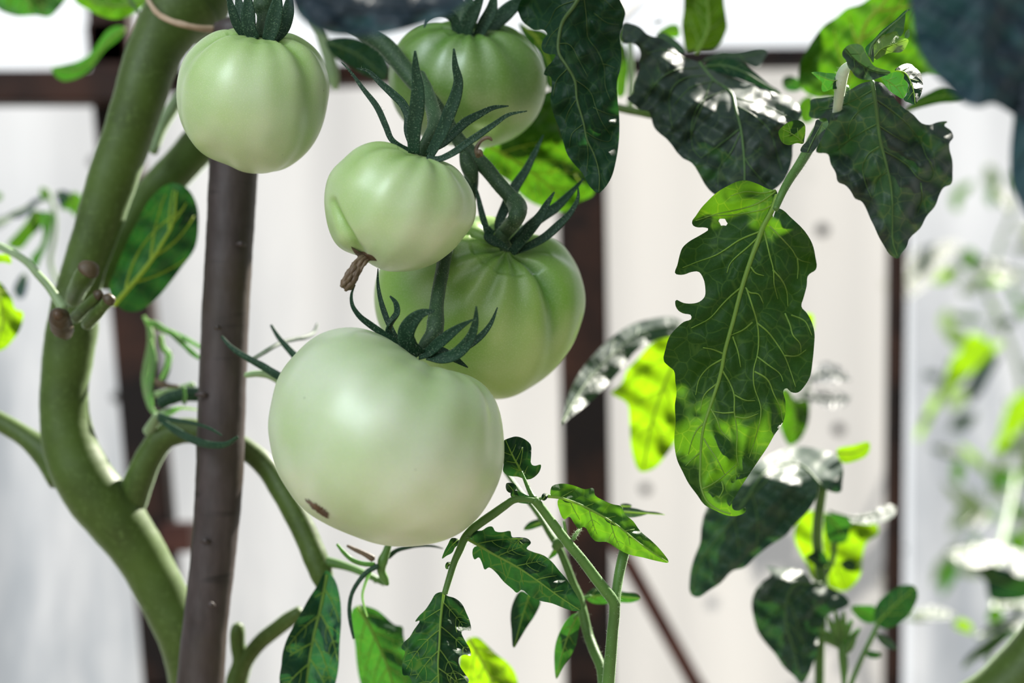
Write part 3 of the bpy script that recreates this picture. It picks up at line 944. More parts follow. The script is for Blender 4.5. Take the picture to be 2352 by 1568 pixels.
wstrap('sepal', 'r21', "1090,1290 1180,1320 1300,1340 1400,1365 1470,1395 1530,1430", [.555, .545, .528, .522, .52], [6, 6, 4, 4, 2], M_SEPAL)
wstrap('sepal', 'r21', "1090,1310 1200,1390 1330,1460 1450,1495 1560,1490 1640,1440", [.555, .545, .527, .52, .52], [5, 9, 10, 8, 4], M_SEPAL, label='broad grey green sepal crossing the stake')
wstrap('stalk', 'q3', "420,1430 380,1520 330,1620", [.56, .563, .568], [9, 12, 16], M_PALESTEM, thick=.9)
wt2 = thing('spent_truss', 'thin dark green withered strands between the stake and the largest tomato', 'twig', at(620, 850, .53), None)
wstrap('sepal', 'q3', "1195,480 1300,600 1420,690 1560,770 1720,860 1850,940 1980,1010", [.525, .521, .519, .517, .515], [3, 6, 8, 10, 11], M_SEPAL, par=wt2)
wstrap('sepal', 'q3', "2350,330 2300,440 2210,490 2080,515 1950,545 1830,600 1700,680 1570,755", [.56, .55, .54, .53, .522], [3, 5, 5, 5, 6, 5], M_SEPAL, par=wt2)
wstrap('sepal', 'q3', "1790,345 1840,430 1910,530 1990,620 2100,740 2200,830", [.53, .525, .52], [3, 5, 7, 9, 10], M_SEPAL, par=wt2)
wstrap('stalk', 'q3', "1480,950 1580,935 1700,935 1800,965 1900,1030 1960,1090", .53, [6, 8, 9, 8], M_PALESTEM, thick=.9, par=wt2)
# small spent truss under the largest tomato
wt3 = thing('spent_truss', 'thin forked green tendrils with one dried tip below the largest tomato', 'twig', at(880, 1300, .52), None)
wstrap('stalk', 'r32', "335,590 310,660 285,730 275,790 300,850 318,890", .515, [7, 9, 12, 10, 9, 5], M_SHOOT, thick=.9, par=wt3)
wstrap('tendril', 'r32', "-30,610 10,660 70,715 150,745 230,750", .513, [3, 5, 6, 6], M_SHOOT, thick=.6, par=wt3)
wstrap('tendril', 'r32', "320,700 380,655 470,630 560,620 640,625 700,640", .518, [6, 5, 4, 3, 1.5], M_SEPAL, thick=.6, par=wt3)
wstrap('tendril', 'r32', "250,760 180,800 110,880 70,960 55,1050 65,1160 85,1260", .512, [6, 6, 5, 5, 5, 3], M_SEPAL, thick=.6, par=wt3)
wstrap('tendril', 'r32', "200,800 165,880 145,960 160,1050 180,1110", .513, [4, 3.5, 3, 2], M_PALESTEM, thick=.6, par=wt3)
wstrap('dried_tip', 'r32', "40,620 90,645 150,672 220,712", .512, [3, 5, 6, 8], M_DRY, thick=.8, par=wt3, label='dried brown tip')

# ================================================================= leaf materials
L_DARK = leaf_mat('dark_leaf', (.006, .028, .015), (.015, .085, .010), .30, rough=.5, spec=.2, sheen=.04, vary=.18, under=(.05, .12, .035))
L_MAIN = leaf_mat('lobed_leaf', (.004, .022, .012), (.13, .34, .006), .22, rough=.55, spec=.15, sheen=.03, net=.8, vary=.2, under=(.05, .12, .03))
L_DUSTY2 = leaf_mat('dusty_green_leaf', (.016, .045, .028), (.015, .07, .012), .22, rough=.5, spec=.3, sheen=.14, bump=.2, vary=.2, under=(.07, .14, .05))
L_LIT2 = leaf_mat('sunlit_upright_leaf', (.02, .09, .008), (.24, .48, .005), .5, rough=.5, spec=.2, sheen=.03)  # sunlight put into the colour; the leaves added above shade this blade
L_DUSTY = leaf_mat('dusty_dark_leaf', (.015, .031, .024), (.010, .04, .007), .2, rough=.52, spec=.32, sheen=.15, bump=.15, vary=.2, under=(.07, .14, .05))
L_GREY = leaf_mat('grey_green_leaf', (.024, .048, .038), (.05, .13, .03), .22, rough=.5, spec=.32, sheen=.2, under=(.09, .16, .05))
L_LIT = leaf_mat('sunlit_leaf', (.015, .07, .008), (.05, .155, .004), .5, rough=.5, spec=.2, sheen=.03)  # brighter variant, sunlight through the blade put into the colour
L_YEL = leaf_mat('bright_sunlit_leaf', (.04, .12, .006), (.20, .39, .004), .62, rough=.5, spec=.2, sheen=.03)  # sunlight put into the colour as a brighter, more translucent green
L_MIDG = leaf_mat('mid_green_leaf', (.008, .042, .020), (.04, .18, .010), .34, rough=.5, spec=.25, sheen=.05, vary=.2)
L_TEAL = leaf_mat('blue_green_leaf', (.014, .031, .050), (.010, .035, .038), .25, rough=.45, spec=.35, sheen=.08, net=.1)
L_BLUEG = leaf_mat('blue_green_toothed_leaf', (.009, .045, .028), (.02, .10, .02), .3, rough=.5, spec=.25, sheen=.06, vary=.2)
L_SUNM = leaf_mat('sunlit_toothed_leaf', (.008, .048, .012), (.11, .30, .006), .32, rough=.5, spec=.2, sheen=.04, vary=.2)  # toothed leaf again, with sunlight put into the colour
V_DARK = stem_mat('vein_on_dark', (.055, .115, .03), rough=.5, sheen=.1, sss=0)
V_MED = leaf_mat('vein_dull', (.075, .14, .035), (.15, .25, .04), .35, net=0, sheen=.1, vary=.1)
V_LIT = leaf_mat('vein_backlit', (.20, .34, .06), (.55, .75, .12), .45, net=0, sheen=.15, vary=.1)
V_YEL = leaf_mat('vein_yellow', (.32, .44, .05), (.75, .85, .10), .5, net=0, sheen=.1, vary=.1)


# unseen leaves added above the picture to keep the sun off the truss
for i, (cx, cy, Yc, ww, hh, rot) in enumerate(((700, -190, .58, 170, 260, 20), (930, -250, .60, 180, 290, -15), (1150, -200, .62, 175, 280, 10), (1330, -260, .64, 160, 280, -20), (1040, -120, .66, 150, 230, 50), (830, -130, .64, 150, 220, -40), (1250, -110, .68, 130, 190, 35), (560, -240, .60, 150, 240, -10), (1000, -400, .57, 170, 260, 5), (1240, -420, .60, 170, 260, 25), (1480, -230, .62, 160, 280, 15), (1620, -280, .64, 150, 270, -10), (1540, -430, .62, 170, 260, 30), (1560, -120, .67, 120, 190, -30), (1740, -180, .62, 110, 220, 20), (1700, -300, .60, 140, 240, -25), (2010, -225, .70, 150, 190, 0), (760, -420, .56, 170, 260, -20))):
    ca, sa = math.cos(R(rot)), math.sin(R(rot))
    prof = [(0, -1), (.35, -.85), (.62, -.6), (.55, -.42), (.85, -.2), (.8, .05), (.95, .3), (.7, .42), (.6, .7), (.3, .9), (0, 1.1), (-.3, .92), (-.62, .68), (-.72, .4), (-.96, .28), (-.8, .02), (-.84, -.22), (-.56, -.45), (-.6, -.62), (-.33, -.86)]
    q = [(cx + (u * ww * ca - v * hh * .62 * sa), cy + (u * ww * sa + v * hh * .62 * ca)) for u, v in prof]
    top = max(p[1] for p in q)
    q = [(x, y - max(0, top + 35)) for x, y in q]; cy2 = cy - max(0, top + 35)
    m_ = [(cx + hh * .62 * sa * .95, cy2 - hh * .62 * ca * .95), (cx, cy2), (cx - hh * .62 * sa, cy2 + hh * .62 * ca)]
    blade(pl, q, m_, depth_fn(m_, Yc, ay=.028, fold=.008, wav=.006, seed=300 + i), L_MIDG, V_DARK, name='leaflet', step=14, nveins=4, midw=(4, 2), vw=2, quilt=.001, seed=300 + i, sub=False)


def leaf_thing(name, label, base, group=None, cat='leaf'):
    return thing(name, label, cat, at(*base), group)


# ---- K: the compound leaf with the big lobed blade
kl = leaf_thing('compound_leaf', 'compound leaf of dark lobed and curled leaflets around one pale stalk', (1895, 320, .475))
oL1 = [(1783, 437), (1768, 435), (1740, 422), (1711, 414), (1692, 417), (1675, 425), (1645, 443), (1625, 462), (1611, 477), (1598, 496), (1589, 510), (1592, 518), (1602, 522), (1616, 522), (1628, 525), (1608, 540), (1585, 553), (1568, 568), (1560, 590), (1556, 608), (1550, 628), (1568, 631), (1590, 624), (1605, 624), (1614, 636), (1620, 663), (1619, 680), (1608, 692), (1588, 697), (1568, 695), (1552, 688), (1551, 700), (1558, 713), (1570, 720), (1588, 724), (1588, 732), (1572, 738), (1555, 752), (1537, 774), (1529, 800), (1525, 830), (1535, 840), (1548, 851), (1551, 875), (1554, 900), (1550, 930), (1552, 970), (1549, 1000), (1550, 1030), (1556, 1058), (1568, 1083), (1581, 1109), (1601, 1136), (1618, 1159), (1645, 1173), (1672, 1184), (1698, 1183), (1714, 1173), (1712, 1163), (1698, 1172), (1684, 1170), (1681, 1157), (1690, 1138), (1705, 1113), (1725, 1083), (1745, 1053), (1765, 1023), (1780, 996), (1797, 973), (1804, 950), (1804, 920), (1800, 894), (1807, 891), (1815, 899), (1831, 902), (1848, 886), (1861, 863), (1866, 833), (1870, 792), (1871, 766), (1863, 736), (1852, 717), (1841, 705), (1846, 683), (1853, 656), (1856, 632), (1875, 618), (1873, 590), (1866, 560), (1848, 530), (1815, 498), (1798, 482), (1785, 478), (1780, 487), (1776, 500), (1777, 470), (1786, 452)]
mL1 = [(1786, 448), (1772, 485)] + Z('r23', "550,0 515,100 480,190 410,400 345,650 290,850 265,990 190,1230 145,1370 125,1540") + Z('r33', "122,60 125,210 165,310 240,370 330,400")
vL1 = [Z('r23', s) for s in (
    "525,60 440,140 380,190 325,250 305,310", "545,20 380,90 300,145 235,185 100,235 0,275", "415,400 330,470 270,530 190,620 60,690",
    "560,20 600,190 625,290 630,390 655,490", "600,-10 690,80 760,160 790,210 880,242", "790,210 795,280 790,350",
    "622,290 690,370 715,430 725,540", "438,415 480,540 512,650 514,880 490,970 490,1080 540,1250 510,1420 460,1580", "512,655 580,710 650,800 700,880 740,980 778,1095",
    "510,885 590,945 680,1020 692,1058", "497,990 580,1040 630,1150 672,1240 690,1330", "275,985 330,1080 352,1140 356,1270 375,1400 372,1570 385,1640",
    "190,1240 240,1330 260,1390 330,1470", "145,1450 180,1510 225,1575 290,1700", "272,905 180,960 115,1040 90,1150", "283,868 200,835 140,825", "358,1270 270,1275 205,1262",
    "345,750 380,850 400,960", "432,412 460,445 520,455 555,520", "705,590 740,670 760,740 810,800 815,862", "750,602 840,640 890,740", "700,880 790,880 850,840",
    "470,270 500,310 560,330", "165,1330 100,1390 60,1480 40,1560", "355,1150 440,1190 500,1190", "358,1300 430,1310 520,1280", "130,1540 60,1600 20,1640", "480,650 420,700 330,740", "240,1070 150,1150 120,1260")] + \
    [Z('r23', "640,-180 590,-140 480,-110 360,-90 150,-80"), Z('r13', "640,1310 560,1330 430,1320 330,1350"), Z('r13', "640,1320 520,1400 400,1440 250,1470 90,1520"), Z('r33', "135,230 200,200 270,150 370,60"), Z('r33', "270,180 280,230 250,290")]
fL1 = depth_fn(mL1, .468, ax=.004, ay=-.0012, fold=.0, arch=-.012, wav=.0035, wl=190, seed=3,
               ctrl=[(1545, 880, .016, 75), (1560, 1040, .012, 60), (1840, 700, .006, 60), (1568, 700, -.004, 40), (1700, 1165, -.008, 45), (1610, 520, .008, 60), (1860, 830, .008, 60), (1855, 600, .006, 50)])
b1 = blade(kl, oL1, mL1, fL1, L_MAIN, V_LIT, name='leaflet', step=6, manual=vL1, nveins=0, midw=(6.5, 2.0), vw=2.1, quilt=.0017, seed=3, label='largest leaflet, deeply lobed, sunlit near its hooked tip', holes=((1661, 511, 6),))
# right dark leaflet
oL3 = Z('r13', "1300,560 1230,575 1150,620 1060,660 960,675 880,690 880,740 870,800 930,820 990,815 1000,850 970,910 935,980 920,1050 1000,1060 1020,1130 1055,1190 1070,1255 1120,1275 1160,1320 1190,1370 1230,1385 1265,1440 1290,1500 1320,1560") + \
    Z('r23', "1350,60 1390,130 1420,180 1455,205 1490,210 1500,190 1545,130 1560,80 1640,0") + Z('r13', "1680,1490 1740,1420 1770,1340 1800,1290 1850,1270 1860,1190 1858,1100 1838,1020 1840,980 1865,950 1850,900 1800,860 1830,838 1760,840 1700,860 1650,850 1590,790 1520,740 1470,690 1420,620 1370,570")
mL3 = Z('r13', "1305,560 1320,650 1335,760 1360,960 1400,1120 1430,1250 1445,1400 1445,1520") + [(2052, 560), (2062, 588)]
vL3 = [Z('r13', s) for s in ("1385,1040 1480,1090 1560,1150 1630,1230 1700,1250 1730,1200 1700,1110", "1340,690 1440,760 1580,890 1650,1000 1680,1080 1720,1130", "1350,1010 1280,1060 1240,1150 1260,1260 1300,1360", "1320,700 1220,760 1150,850 1140,960",
                             "1345,850 1250,900 1160,960 1060,1040", "1640,1260 1650,1360 1620,1470", "1310,620 1200,680 1080,730 940,760", "1345,860 1450,930 1540,980", "1410,1180 1340,1240 1320,1330")]
fL3 = depth_fn(mL3, .487, ax=.001, ay=.004, fold=.014, wav=.004, wl=110, seed=5,
               ridge=([Z('r13', "850,740 1000,700 1150,640 1310,590 1450,680 1600,800 1840,850")[i] for i in range(7)], .03), ctrl=[(1905, 290, -.006, 30), (1950, 350, .006, 25), (1920, 385, -.005, 25), (2080, 320, .004, 50)])
blade(kl, oL3, mL3, fL3, L_DUSTY, V_DARK, name='leaflet', step=6, manual=vL3, nveins=0, midw=(5, 1.2), vw=2.0, quilt=.0022, seed=5, label='wide dark leaflet hanging with its tip down')
# curled little leaflets on top
oK4 = Z('q1', "670,600 690,550 740,500 800,478 900,480 950,510 980,570 1020,650 1060,720 1100,770 1200,810 1330,860 1300,880 1200,920 1090,960 1000,960 900,940 840,900 800,840 760,800 735,740 720,690 680,650")
mK4 = Z('q1', "720,540 800,640 900,730 1050,820 1200,860 1320,865")
blade(kl, oK4, mK4, depth_fn(mK4, .456, ay=.012, fold=-.02, wav=.004, wl=60, seed=8), L_GREY, V_DARK, name='leaflet', step=4, nveins=3, midw=(1.5, .8), vw=1, quilt=.0012, seed=8, label='small grey leaflet curled over')
oK5 = Z('q1', "980,540 1060,450 1130,380 1200,300 1300,220 1400,140 1470,70 1530,20 1600,8 1530,50 1525,120 1510,220 1490,330 1450,380 1430,370 1415,310 1300,335 1190,370 1130,420 1095,500 1100,620 1090,735 1040,650 1000,600")
mK5 = Z('q1', "1040,640 1060,520 1130,420 1300,260 1450,130 1560,20")
blade(kl, oK5, mK5, depth_fn(mK5, .480, ax=.006, fold=.03, seed=9), L_DARK, V_DARK, name='leaflet', step=4, nveins=0, midw=(4, 1), quilt=0, seed=9, label='narrow pointed leaflet folded lengthwise')
oK6 = Z('q1', "1100,620 1105,480 1140,410 1220,360 1320,325 1400,310 1420,325 1425,375 1470,395 1540,405 1565,415 1545,490 1510,550 1450,590 1370,590 1290,600 1200,650 1110,690")
mK6 = Z('q1', "1110,640 1200,540 1330,490 1460,450 1550,415")
blade(kl, oK6, mK6, depth_fn(mK6, .474, ay=-.01, fold=.02, seed=10, ctrl=[(2078, 115, .01, 16)]), leaf_mat('leaf_underside', (.075, .16, .03), (.22, .42, .03), .35, rough=.5, net=.3, sheen=.2), V_LIT, name='leaflet', step=4, nveins=2, midw=(1, .6), vw=.8, quilt=.0005, seed=10, label='small leaflet showing its pale underside')
oK6b = Z('q1', "1515,380 1530,310 1570,275 1585,330 1570,390 1540,400")
blade(kl, oK6b, Z('q1', "1520,390 1545,330 1572,280"), depth_fn(Z('q1', "1520,390 1545,330 1572,280"), .487), L_GREY, V_DARK, name='leaflet', step=3, veins=False, midw=(.8, .5), quilt=0, seed=19)
oK7 = Z('q1', "1380,830 1450,770 1540,738 1590,738 1650,790 1720,850 1750,930 1760,1020 1750,1110 1720,1190 1680,1260 1650,1290 1570,1265 1510,1240 1495,1210 1530,1180 1550,1090 1570,1030 1540,980 1500,940 1510,890 1470,850")
mK7 = Z('q1', "1400,830 1520,860 1600,1000 1640,1130 1655,1280")
blade(kl, oK7, mK7, depth_fn(mK7, .466, ax=.004, ay=-.012, fold=.012, seed=11), L_DARK, V_LIT, name='leaflet', step=4, nveins=3, midw=(1.4, .8), vw=1, quilt=.0008, seed=11, label='small leaflet rolled into a hook')
oK8 = Z('q1', "1200,930 1330,865 1440,855 1490,890 1500,940 1560,1010 1560,1080 1530,1160 1490,1215 1420,1180 1340,1130 1280,1070 1240,1000")
mK8 = Z('q1', "1215,935 1330,1000 1430,1090 1490,1200")
blade(kl, oK8, mK8, depth_fn(mK8, .474, ax=-.004, seed=12), L_MIDG, V_LIT, name='leaflet', step=4, nveins=2, midw=(1, .6), vw=.8, quilt=.0005, seed=12)
oK9 = Z('q1', "255,860 300,850 450,865 605,890 640,950 600,1080 520,1085 470,1110 410,1118 390,1070 400,990 350,950 300,900")
mK9 = Z('q1', "640,960 540,970 430,930 270,865")
blade(kl, oK9, mK9, depth_fn(mK9, .478, ax=-.004, fold=.01, seed=13), L_MIDG, V_LIT, name='leaflet', step=4, nveins=2, midw=(1, .5), vw=.8, quilt=.0005, seed=13, label='tiny pale green leaflet with a pointed tip')
oK10 = Z('r13', "830,990 790,985 730,1000 690,985 665,940 660,905 690,870 730,840 770,828 810,832 840,855 846,900 840,950")
mK10 = Z('r13', "832,985 790,945 740,915 690,890")
blade(kl, oK10, mK10, depth_fn(mK10, .462, ax=.01, seed=14), L_MAIN, V_LIT, name='leaflet', step=4, nveins=2, midw=(1.6, .8), vw=1, quilt=.0006, seed=14, label='small round leaflet')
mb = MB()
sweep(mb, tubeZ('q1', "760,760 700,830 665,920 650,1010 640,1110 620,1250 600,1400", [.474, .476, .478, .480, .484, .49], [9, 13, 14, 13, 11, 10]), sub=5, seg=18)
o = mb.build('leaf_stalk', M_WOOLLY, kl, label='pale woolly end of the stalk'); hairs(o, 260, .0012, .00003, M_HAIR, o)
mb = MB()
sweep(mb, tubeZ('r13', "1130,600 1080,690 1020,780 960,860 900,960 860,1040 800,1140 740,1230 690,1320 655,1400 640,1440", [.498, .499, .500, .498, .49, .478, .470, .468, .466], [9, 11, 12, 13, 13, 12, 11, 10, 9, 8, 7]), sub=6, seg=18)
o = mb.build('rachis', M_SHOOT, kl); hairs(o, 320, .0012, .00003, M_HAIR, o)
oK11 = Z('r13', "1000,830 960,840 930,820 900,900 860,970 820,1010 810,1040 850,1052 890,1050 920,1020 960,950")
mK11 = Z('r13', "860,1045 900,960 960,850")
blade(kl, oK11, mK11, depth_fn(mK11, .464, seed=15), L_GREY, V_DARK, name='leaflet', step=4, veins=False, midw=(1.5, 1), quilt=0, seed=15)

# ---- L2: the dusty leaf
l2 = leaf_thing('compound_leaf', 'dark dusty leaf arching over with a silvery sunlit back', (1650, 440, .53))
oL2 = Z('q2', "150,280 180,258 240,265 340,305 430,390 600,440 720,540 830,640 1000,700 1080,760 1300,830 1600,950 1900,1040 2080,1130 2170,1270 2130,1360") + [(1848, 290), (1830, 310), (1821, 333), (1820, 360), (1813, 388), (1798, 417), (1768, 440), (1735, 446), (1701, 449), (1668, 450), (1641, 446)] + \
    Z('r13', "160,1280 120,1210 60,1120 0,1090") + Z('q2', "640,1560 600,1530 500,1430 470,1330 440,1250 360,1240 280,1180 195,1100 260,1060 280,940 310,860 345,770 330,690 350,620 330,540 240,480 170,495 135,440 140,350")
mL2 = [(1606, 143), (1640, 185), (1682, 216), (1690, 250), (1701, 293), (1708, 350), (1710, 413), (1708, 440)]
vL2 = [Z('r13', s) for s in ("400,910 330,1050 250,1160 245,1300", "408,940 425,1080 500,1190 610,1300", "390,890 250,1000 130,1085", "360,720 500,800 600,900 650,1060 685,1170", "350,670 530,720 680,780 800,850", "300,620 130,700 70,820 60,950 80,1040 130,1090", "240,560 60,600 -60,720")] + \
    [Z('q2', s) for s in ("1080,850 800,900 690,1020 680,1250 710,1450", "1000,760 700,800 500,960 400,1130", "900,680 600,560 420,600", "1150,900 1040,1200 960,1380 910,1560")]
rg2 = [(1420, 60), (1500, 125), (1548, 190), (1590, 235), (1640, 265), (1700, 272), (1770, 280), (1860, 300)]
fL2 = depth_fn(mL2, .512, ax=.0, ay=-.006, fold=.004, wav=.0035, wl=95, seed=21, ridge=(rg2, .055, 55), cx=1690, cy=330,
               ctrl=[(1445, 150, .012, 50), (1480, 240, .006, 40), (1810, 350, .008, 50)])
blade(l2, oL2, mL2, fL2, L_DUSTY, V_DARK, name='leaflet', step=6, manual=vL2, nveins=0, midw=(4, 1.6), vw=1.5, quilt=.0013, seed=21, label='broad drooping leaflet')
oL2b = Z('q2', "1070,745 1120,690 1300,655 1400,665 1500,700 1560,760 1680,850 1800,950 1920,1030 1945,1060 1860,1045 1700,985 1500,905 1300,835 1150,795")
mL2b = Z('q2', "1090,745 1300,740 1550,830 1750,950 1935,1055")
blade(l2, oL2b, mL2b, depth_fn(mL2b, .545, ay=-.02, fold=.01, wav=.003, wl=70, seed=22), L_DARK, V_DARK, name='leaflet', step=6, nveins=4, midw=(3, 1), quilt=.0015, seed=22, label='dark leaflet behind the ridge')
oL2c = Z('q2', "1040,700 1080,650 1150,620 1250,580 1400,582 1500,570 1680,540 1760,550 1780,590 1740,660 1700,740 1670,760 1590,740 1500,690 1350,660 1150,670")
mL2c = Z('q2', "1060,690 1250,630 1450,630 1600,620 1770,560")
blade(l2, oL2c, mL2c, depth_fn(mL2c, .575, ay=-.06, wav=.004, wl=50, seed=23), L_DUSTY, V_DARK, name='leaflet', step=6, nveins=4, midw=(2, 1), quilt=.002, seed=23, label='silvery crinkled leaflet')
oL2d = Z('q2', "520,395 600,370 700,420 800,500 850,570 830,600 760,580 650,500 560,450")
mL2d = Z('q2', "530,400 680,460 840,585")
blade(l2, oL2d, mL2d, depth_fn(mL2d, .565, ay=-.03, seed=24), L_GREY, V_DARK, name='leaflet', step=6, nveins=3, midw=(2, 1), quilt=.001, seed=24)
mb = MB(); sweep(mb, [(1380, 236, .575, 8), (1430, 250, .572, 9), (1470, 258, .568, 9), (1510, 265, .56, 8), (1560, 200, .55, 6), (1606, 150, .545, 5)], sub=6, seg=14)
mb.build('leaf_stalk', M_STEM, l2)

# ---- L5: dark leaf hanging in front of the deep green tomato
l5 = leaf_thing('tomato_leaf', 'narrow dark leaf hanging tip down in front of the deep green tomato', (1376, 444, .478))
oL5 = Z('r12', "1215,70 1225,100 1245,145 1290,182 1330,203 1400,207 1420,232 1392,270 1378,318 1398,360 1440,375 1478,372 1455,420 1405,478 1395,515 1442,527 1450,600 1440,680 1460,780 1500,880 1530,980 1555,1060 1600,1125 1660,1190 1712,1285 1775,1332 1810,1302 1862,1220 1892,1110 1912,980 1915,800 1905,700 1900,560 1922,480 1930,350 1920,260 1945,150 1957,90 1925,10 1890,-60 1800,-150 1640,-180 1450,-150 1320,-70 1240,0")
mL5 = Z('r12', "1680,-120 1640,-20 1590,60 1530,140 1500,250 1500,370 1550,450 1610,560 1622,680 1670,850 1692,960 1740,1060 1778,1210 1775,1320")
vL5 = [Z('r12', s) for s in ("1665,-60 1690,130 1700,260 1765,350 1810,460 1820,600 1855,690", "1800,440 1840,450 1885,470", "1690,912 1770,960 1850,972 1870,900", "1735,740 1800,770 1890,800", "1600,540 1720,640 1750,730 1800,850 1855,930",
                             "1615,690 1560,780 1540,850", "1692,970 1700,1060 1690,1180", "1500,300 1560,300 1640,420 1700,530", "1660,860 1590,920 1570,1010", "1620,0 1480,60 1430,160 1400,200", "1520,170 1440,250 1400,330", "1740,90 1840,160 1910,170", "1560,470 1480,560 1460,660", "1650,0 1780,-20 1880,60")]
fL5 = depth_fn(mL5, .486, ax=.001, ay=-.001, fold=.013, wav=.003, wl=110, seed=31, ctrl=[(1225, 50, .012, 50)])
blade(l5, oL5, mL5, fL5, L_DARK, V_MED, step=6, manual=vL5, nveins=0, midw=(5, 1.0), vw=1.15, quilt=.0020, seed=31)

# ---- M: compound leaf under the tomatoes
ml = leaf_thing('compound_leaf', 'compound leaf with five toothed leaflets in clear focus below the largest tomato', (1405, 1568, .47))
OM = [("1122,-105 1170,-125 1200,-132 1260,-115 1305,-75 1308,0 1312,62 1330,70 1375,62 1370,100 1340,140 1285,165 1260,160 1215,145 1160,140 1115,110 1118,60", "1268,168 1230,90 1180,0 1130,-110", .468, .004, .004, 'toothed leaflet tucked behind the largest tomato'),
      ("1440,262 1450,212 1510,193 1600,205 1680,232 1738,224 1748,272 1800,305 1870,335 1930,350 1952,400 2010,450 2060,520 2130,580 2200,650 2256,737 2180,727 2080,702 1980,680 1900,640 1830,595 1752,590 1720,560 1670,490 1640,505 1600,460 1570,420 1540,440 1500,370 1490,315 1500,292 1445,288", "1425,282 1500,290 1600,320 1750,390 1900,480 2050,600 2180,690 2252,734", .463, .003, -.002, 'pointed leaflet catching the sun'),
      ("880,545 910,520 970,515 1010,490 1040,488 1060,520 1110,527 1165,520 1175,560 1220,562 1290,575 1308,600 1275,640 1300,655 1400,690 1450,730 1500,790 1560,860 1600,930 1640,1000 1648,1062 1610,1072 1540,1052 1450,1017 1370,1000 1300,970 1240,925 1210,946 1180,920 1120,870 1060,800 1015,770 990,786 970,740 945,700 920,716 903,680 915,630 940,620 890,590", "845,562 930,610 1050,680 1200,760 1350,860 1500,970 1640,1062", .456, -.001, .002, 'dark leaflet with wavy teeth'),
      ("700,940 650,952 620,1000 580,1060 530,1110 508,1145 540,1135 500,1200 470,1250 420,1300 415,1330 437,1345 425,1400 418,1460 430,1515 460,1515 480,1540 490,1600 530,1700 600,1780 670,1830 760,1740 820,1640 880,1545 850,1500 810,1430 812,1390 850,1370 892,1380 885,1330 850,1270 830,1210 850,1203 892,1205 890,1160 860,1080 830,1020 780,980 730,965", "707,945 692,1050 682,1150 675,1300 666,1420 670,1560 665,1800", .452, .002, -.004, 'wide leaflet hanging tip down'),
      ("760,568 735,610 705,670 693,712 725,690 765,668 785,630 825,600 800,572", "810,575 760,620 700,705", .468, 0, 0, None),
      ("722,740 735,730 760,738 755,752 738,765 738,780 722,782 715,760", "755,742 730,750 722,778", .462, 0, 0, None),
      ("1165,262 1190,240 1240,255 1300,280 1352,285 1360,305 1330,325 1260,330 1190,310", "1350,302 1260,290 1175,265", .460, 0, .01, 'small folded dark leaflet'),
      ("1138,190 1180,190 1207,210 1197,242 1165,258 1140,242", "1190,250 1165,215 1142,193", .463, 0, 0, None),
      ("1378,282 1395,258 1420,265 1420,292 1392,312", "1385,305 1400,285 1415,262", .460, 0, 0, None)]
mm_m = leaf_mat('toothed_leaf', (.006, .034, .014), (.012, .06, .007), .3, rough=.5, spec=.2, sheen=.04, vary=.2, net=.6, under=(.05, .12, .03))
for i, (o_, m_, y_, ax_, ay_, lb) in enumerate(OM):
    o2, m2 = Z('r32', o_), Z('r32', m_)
    bigl = i < 4
    blade(ml, o2, m2, depth_fn(m2, y_, ax=ax_, ay=ay_, fold=.010, arch=.01, wav=.002, wl=90, seed=40 + i), L_SUNM if i == 1 else mm_m, V_LIT, name='leaflet', step=3.6 if bigl else 3.5, nveins=5 if bigl else 2, ang=50, midw=(3.2, 1) if bigl else (1.2, .5), vw=1.35 if bigl else .7, quilt=.0013 if bigl else .0004, seed=40 + i, label=lb)
for s_, Y_, hw_, nm in (("1830,1700 1845,1500 1858,1350 1870,1200 1882,1080 1880,1020 1820,930 1750,840 1660,720 1560,600 1490,510 1430,430 1370,350 1330,305", [.468, .466, .465, .464, .463, .462, .462, .461], [15, 14, 13, 13, 13, 12, 11, 10, 10], 'rachis'),
                    ("1335,312 1300,250 1265,170 1240,110", [.462, .465, .467], [8, 4.5, 3], 'leaflet_stalk'),
                    ("1340,310 1260,300 1190,305 1120,350 1050,400 970,455 900,510 850,570 820,640 780,730 745,840 712,950", [.461, .460, .459, .458, .456, .454], [6, 8, 10, 10, 9.5, 8, 7], 'leaflet_stalk'),
                    ("1340,308 1390,290 1440,275", [.461, .462, .463], [4, 3, 3], 'leaflet_stalk'),
                    ("870,555 900,590 935,612", .457, [4, 3, 3], 'leaflet_stalk'),
                    ("1960,620 1935,720 1910,840 1895,940 1885,1030", [.475, .47, .464], [13, 12, 11, 12], 'side_shoot'),
                    ("1600,575 1625,530 1650,500", [.462, .464, .466], [5, 4, 3], 'leaflet_stalk')):
    mb = MB(); sweep(mb, tubeZ('r32', s_, Y_, hw_), sub=6, seg=16)
    o = mb.build(nm, M_SHOOT, ml); hairs(o, 240 if nm == 'rachis' else 70, .0011, .00003, M_HAIR, o)

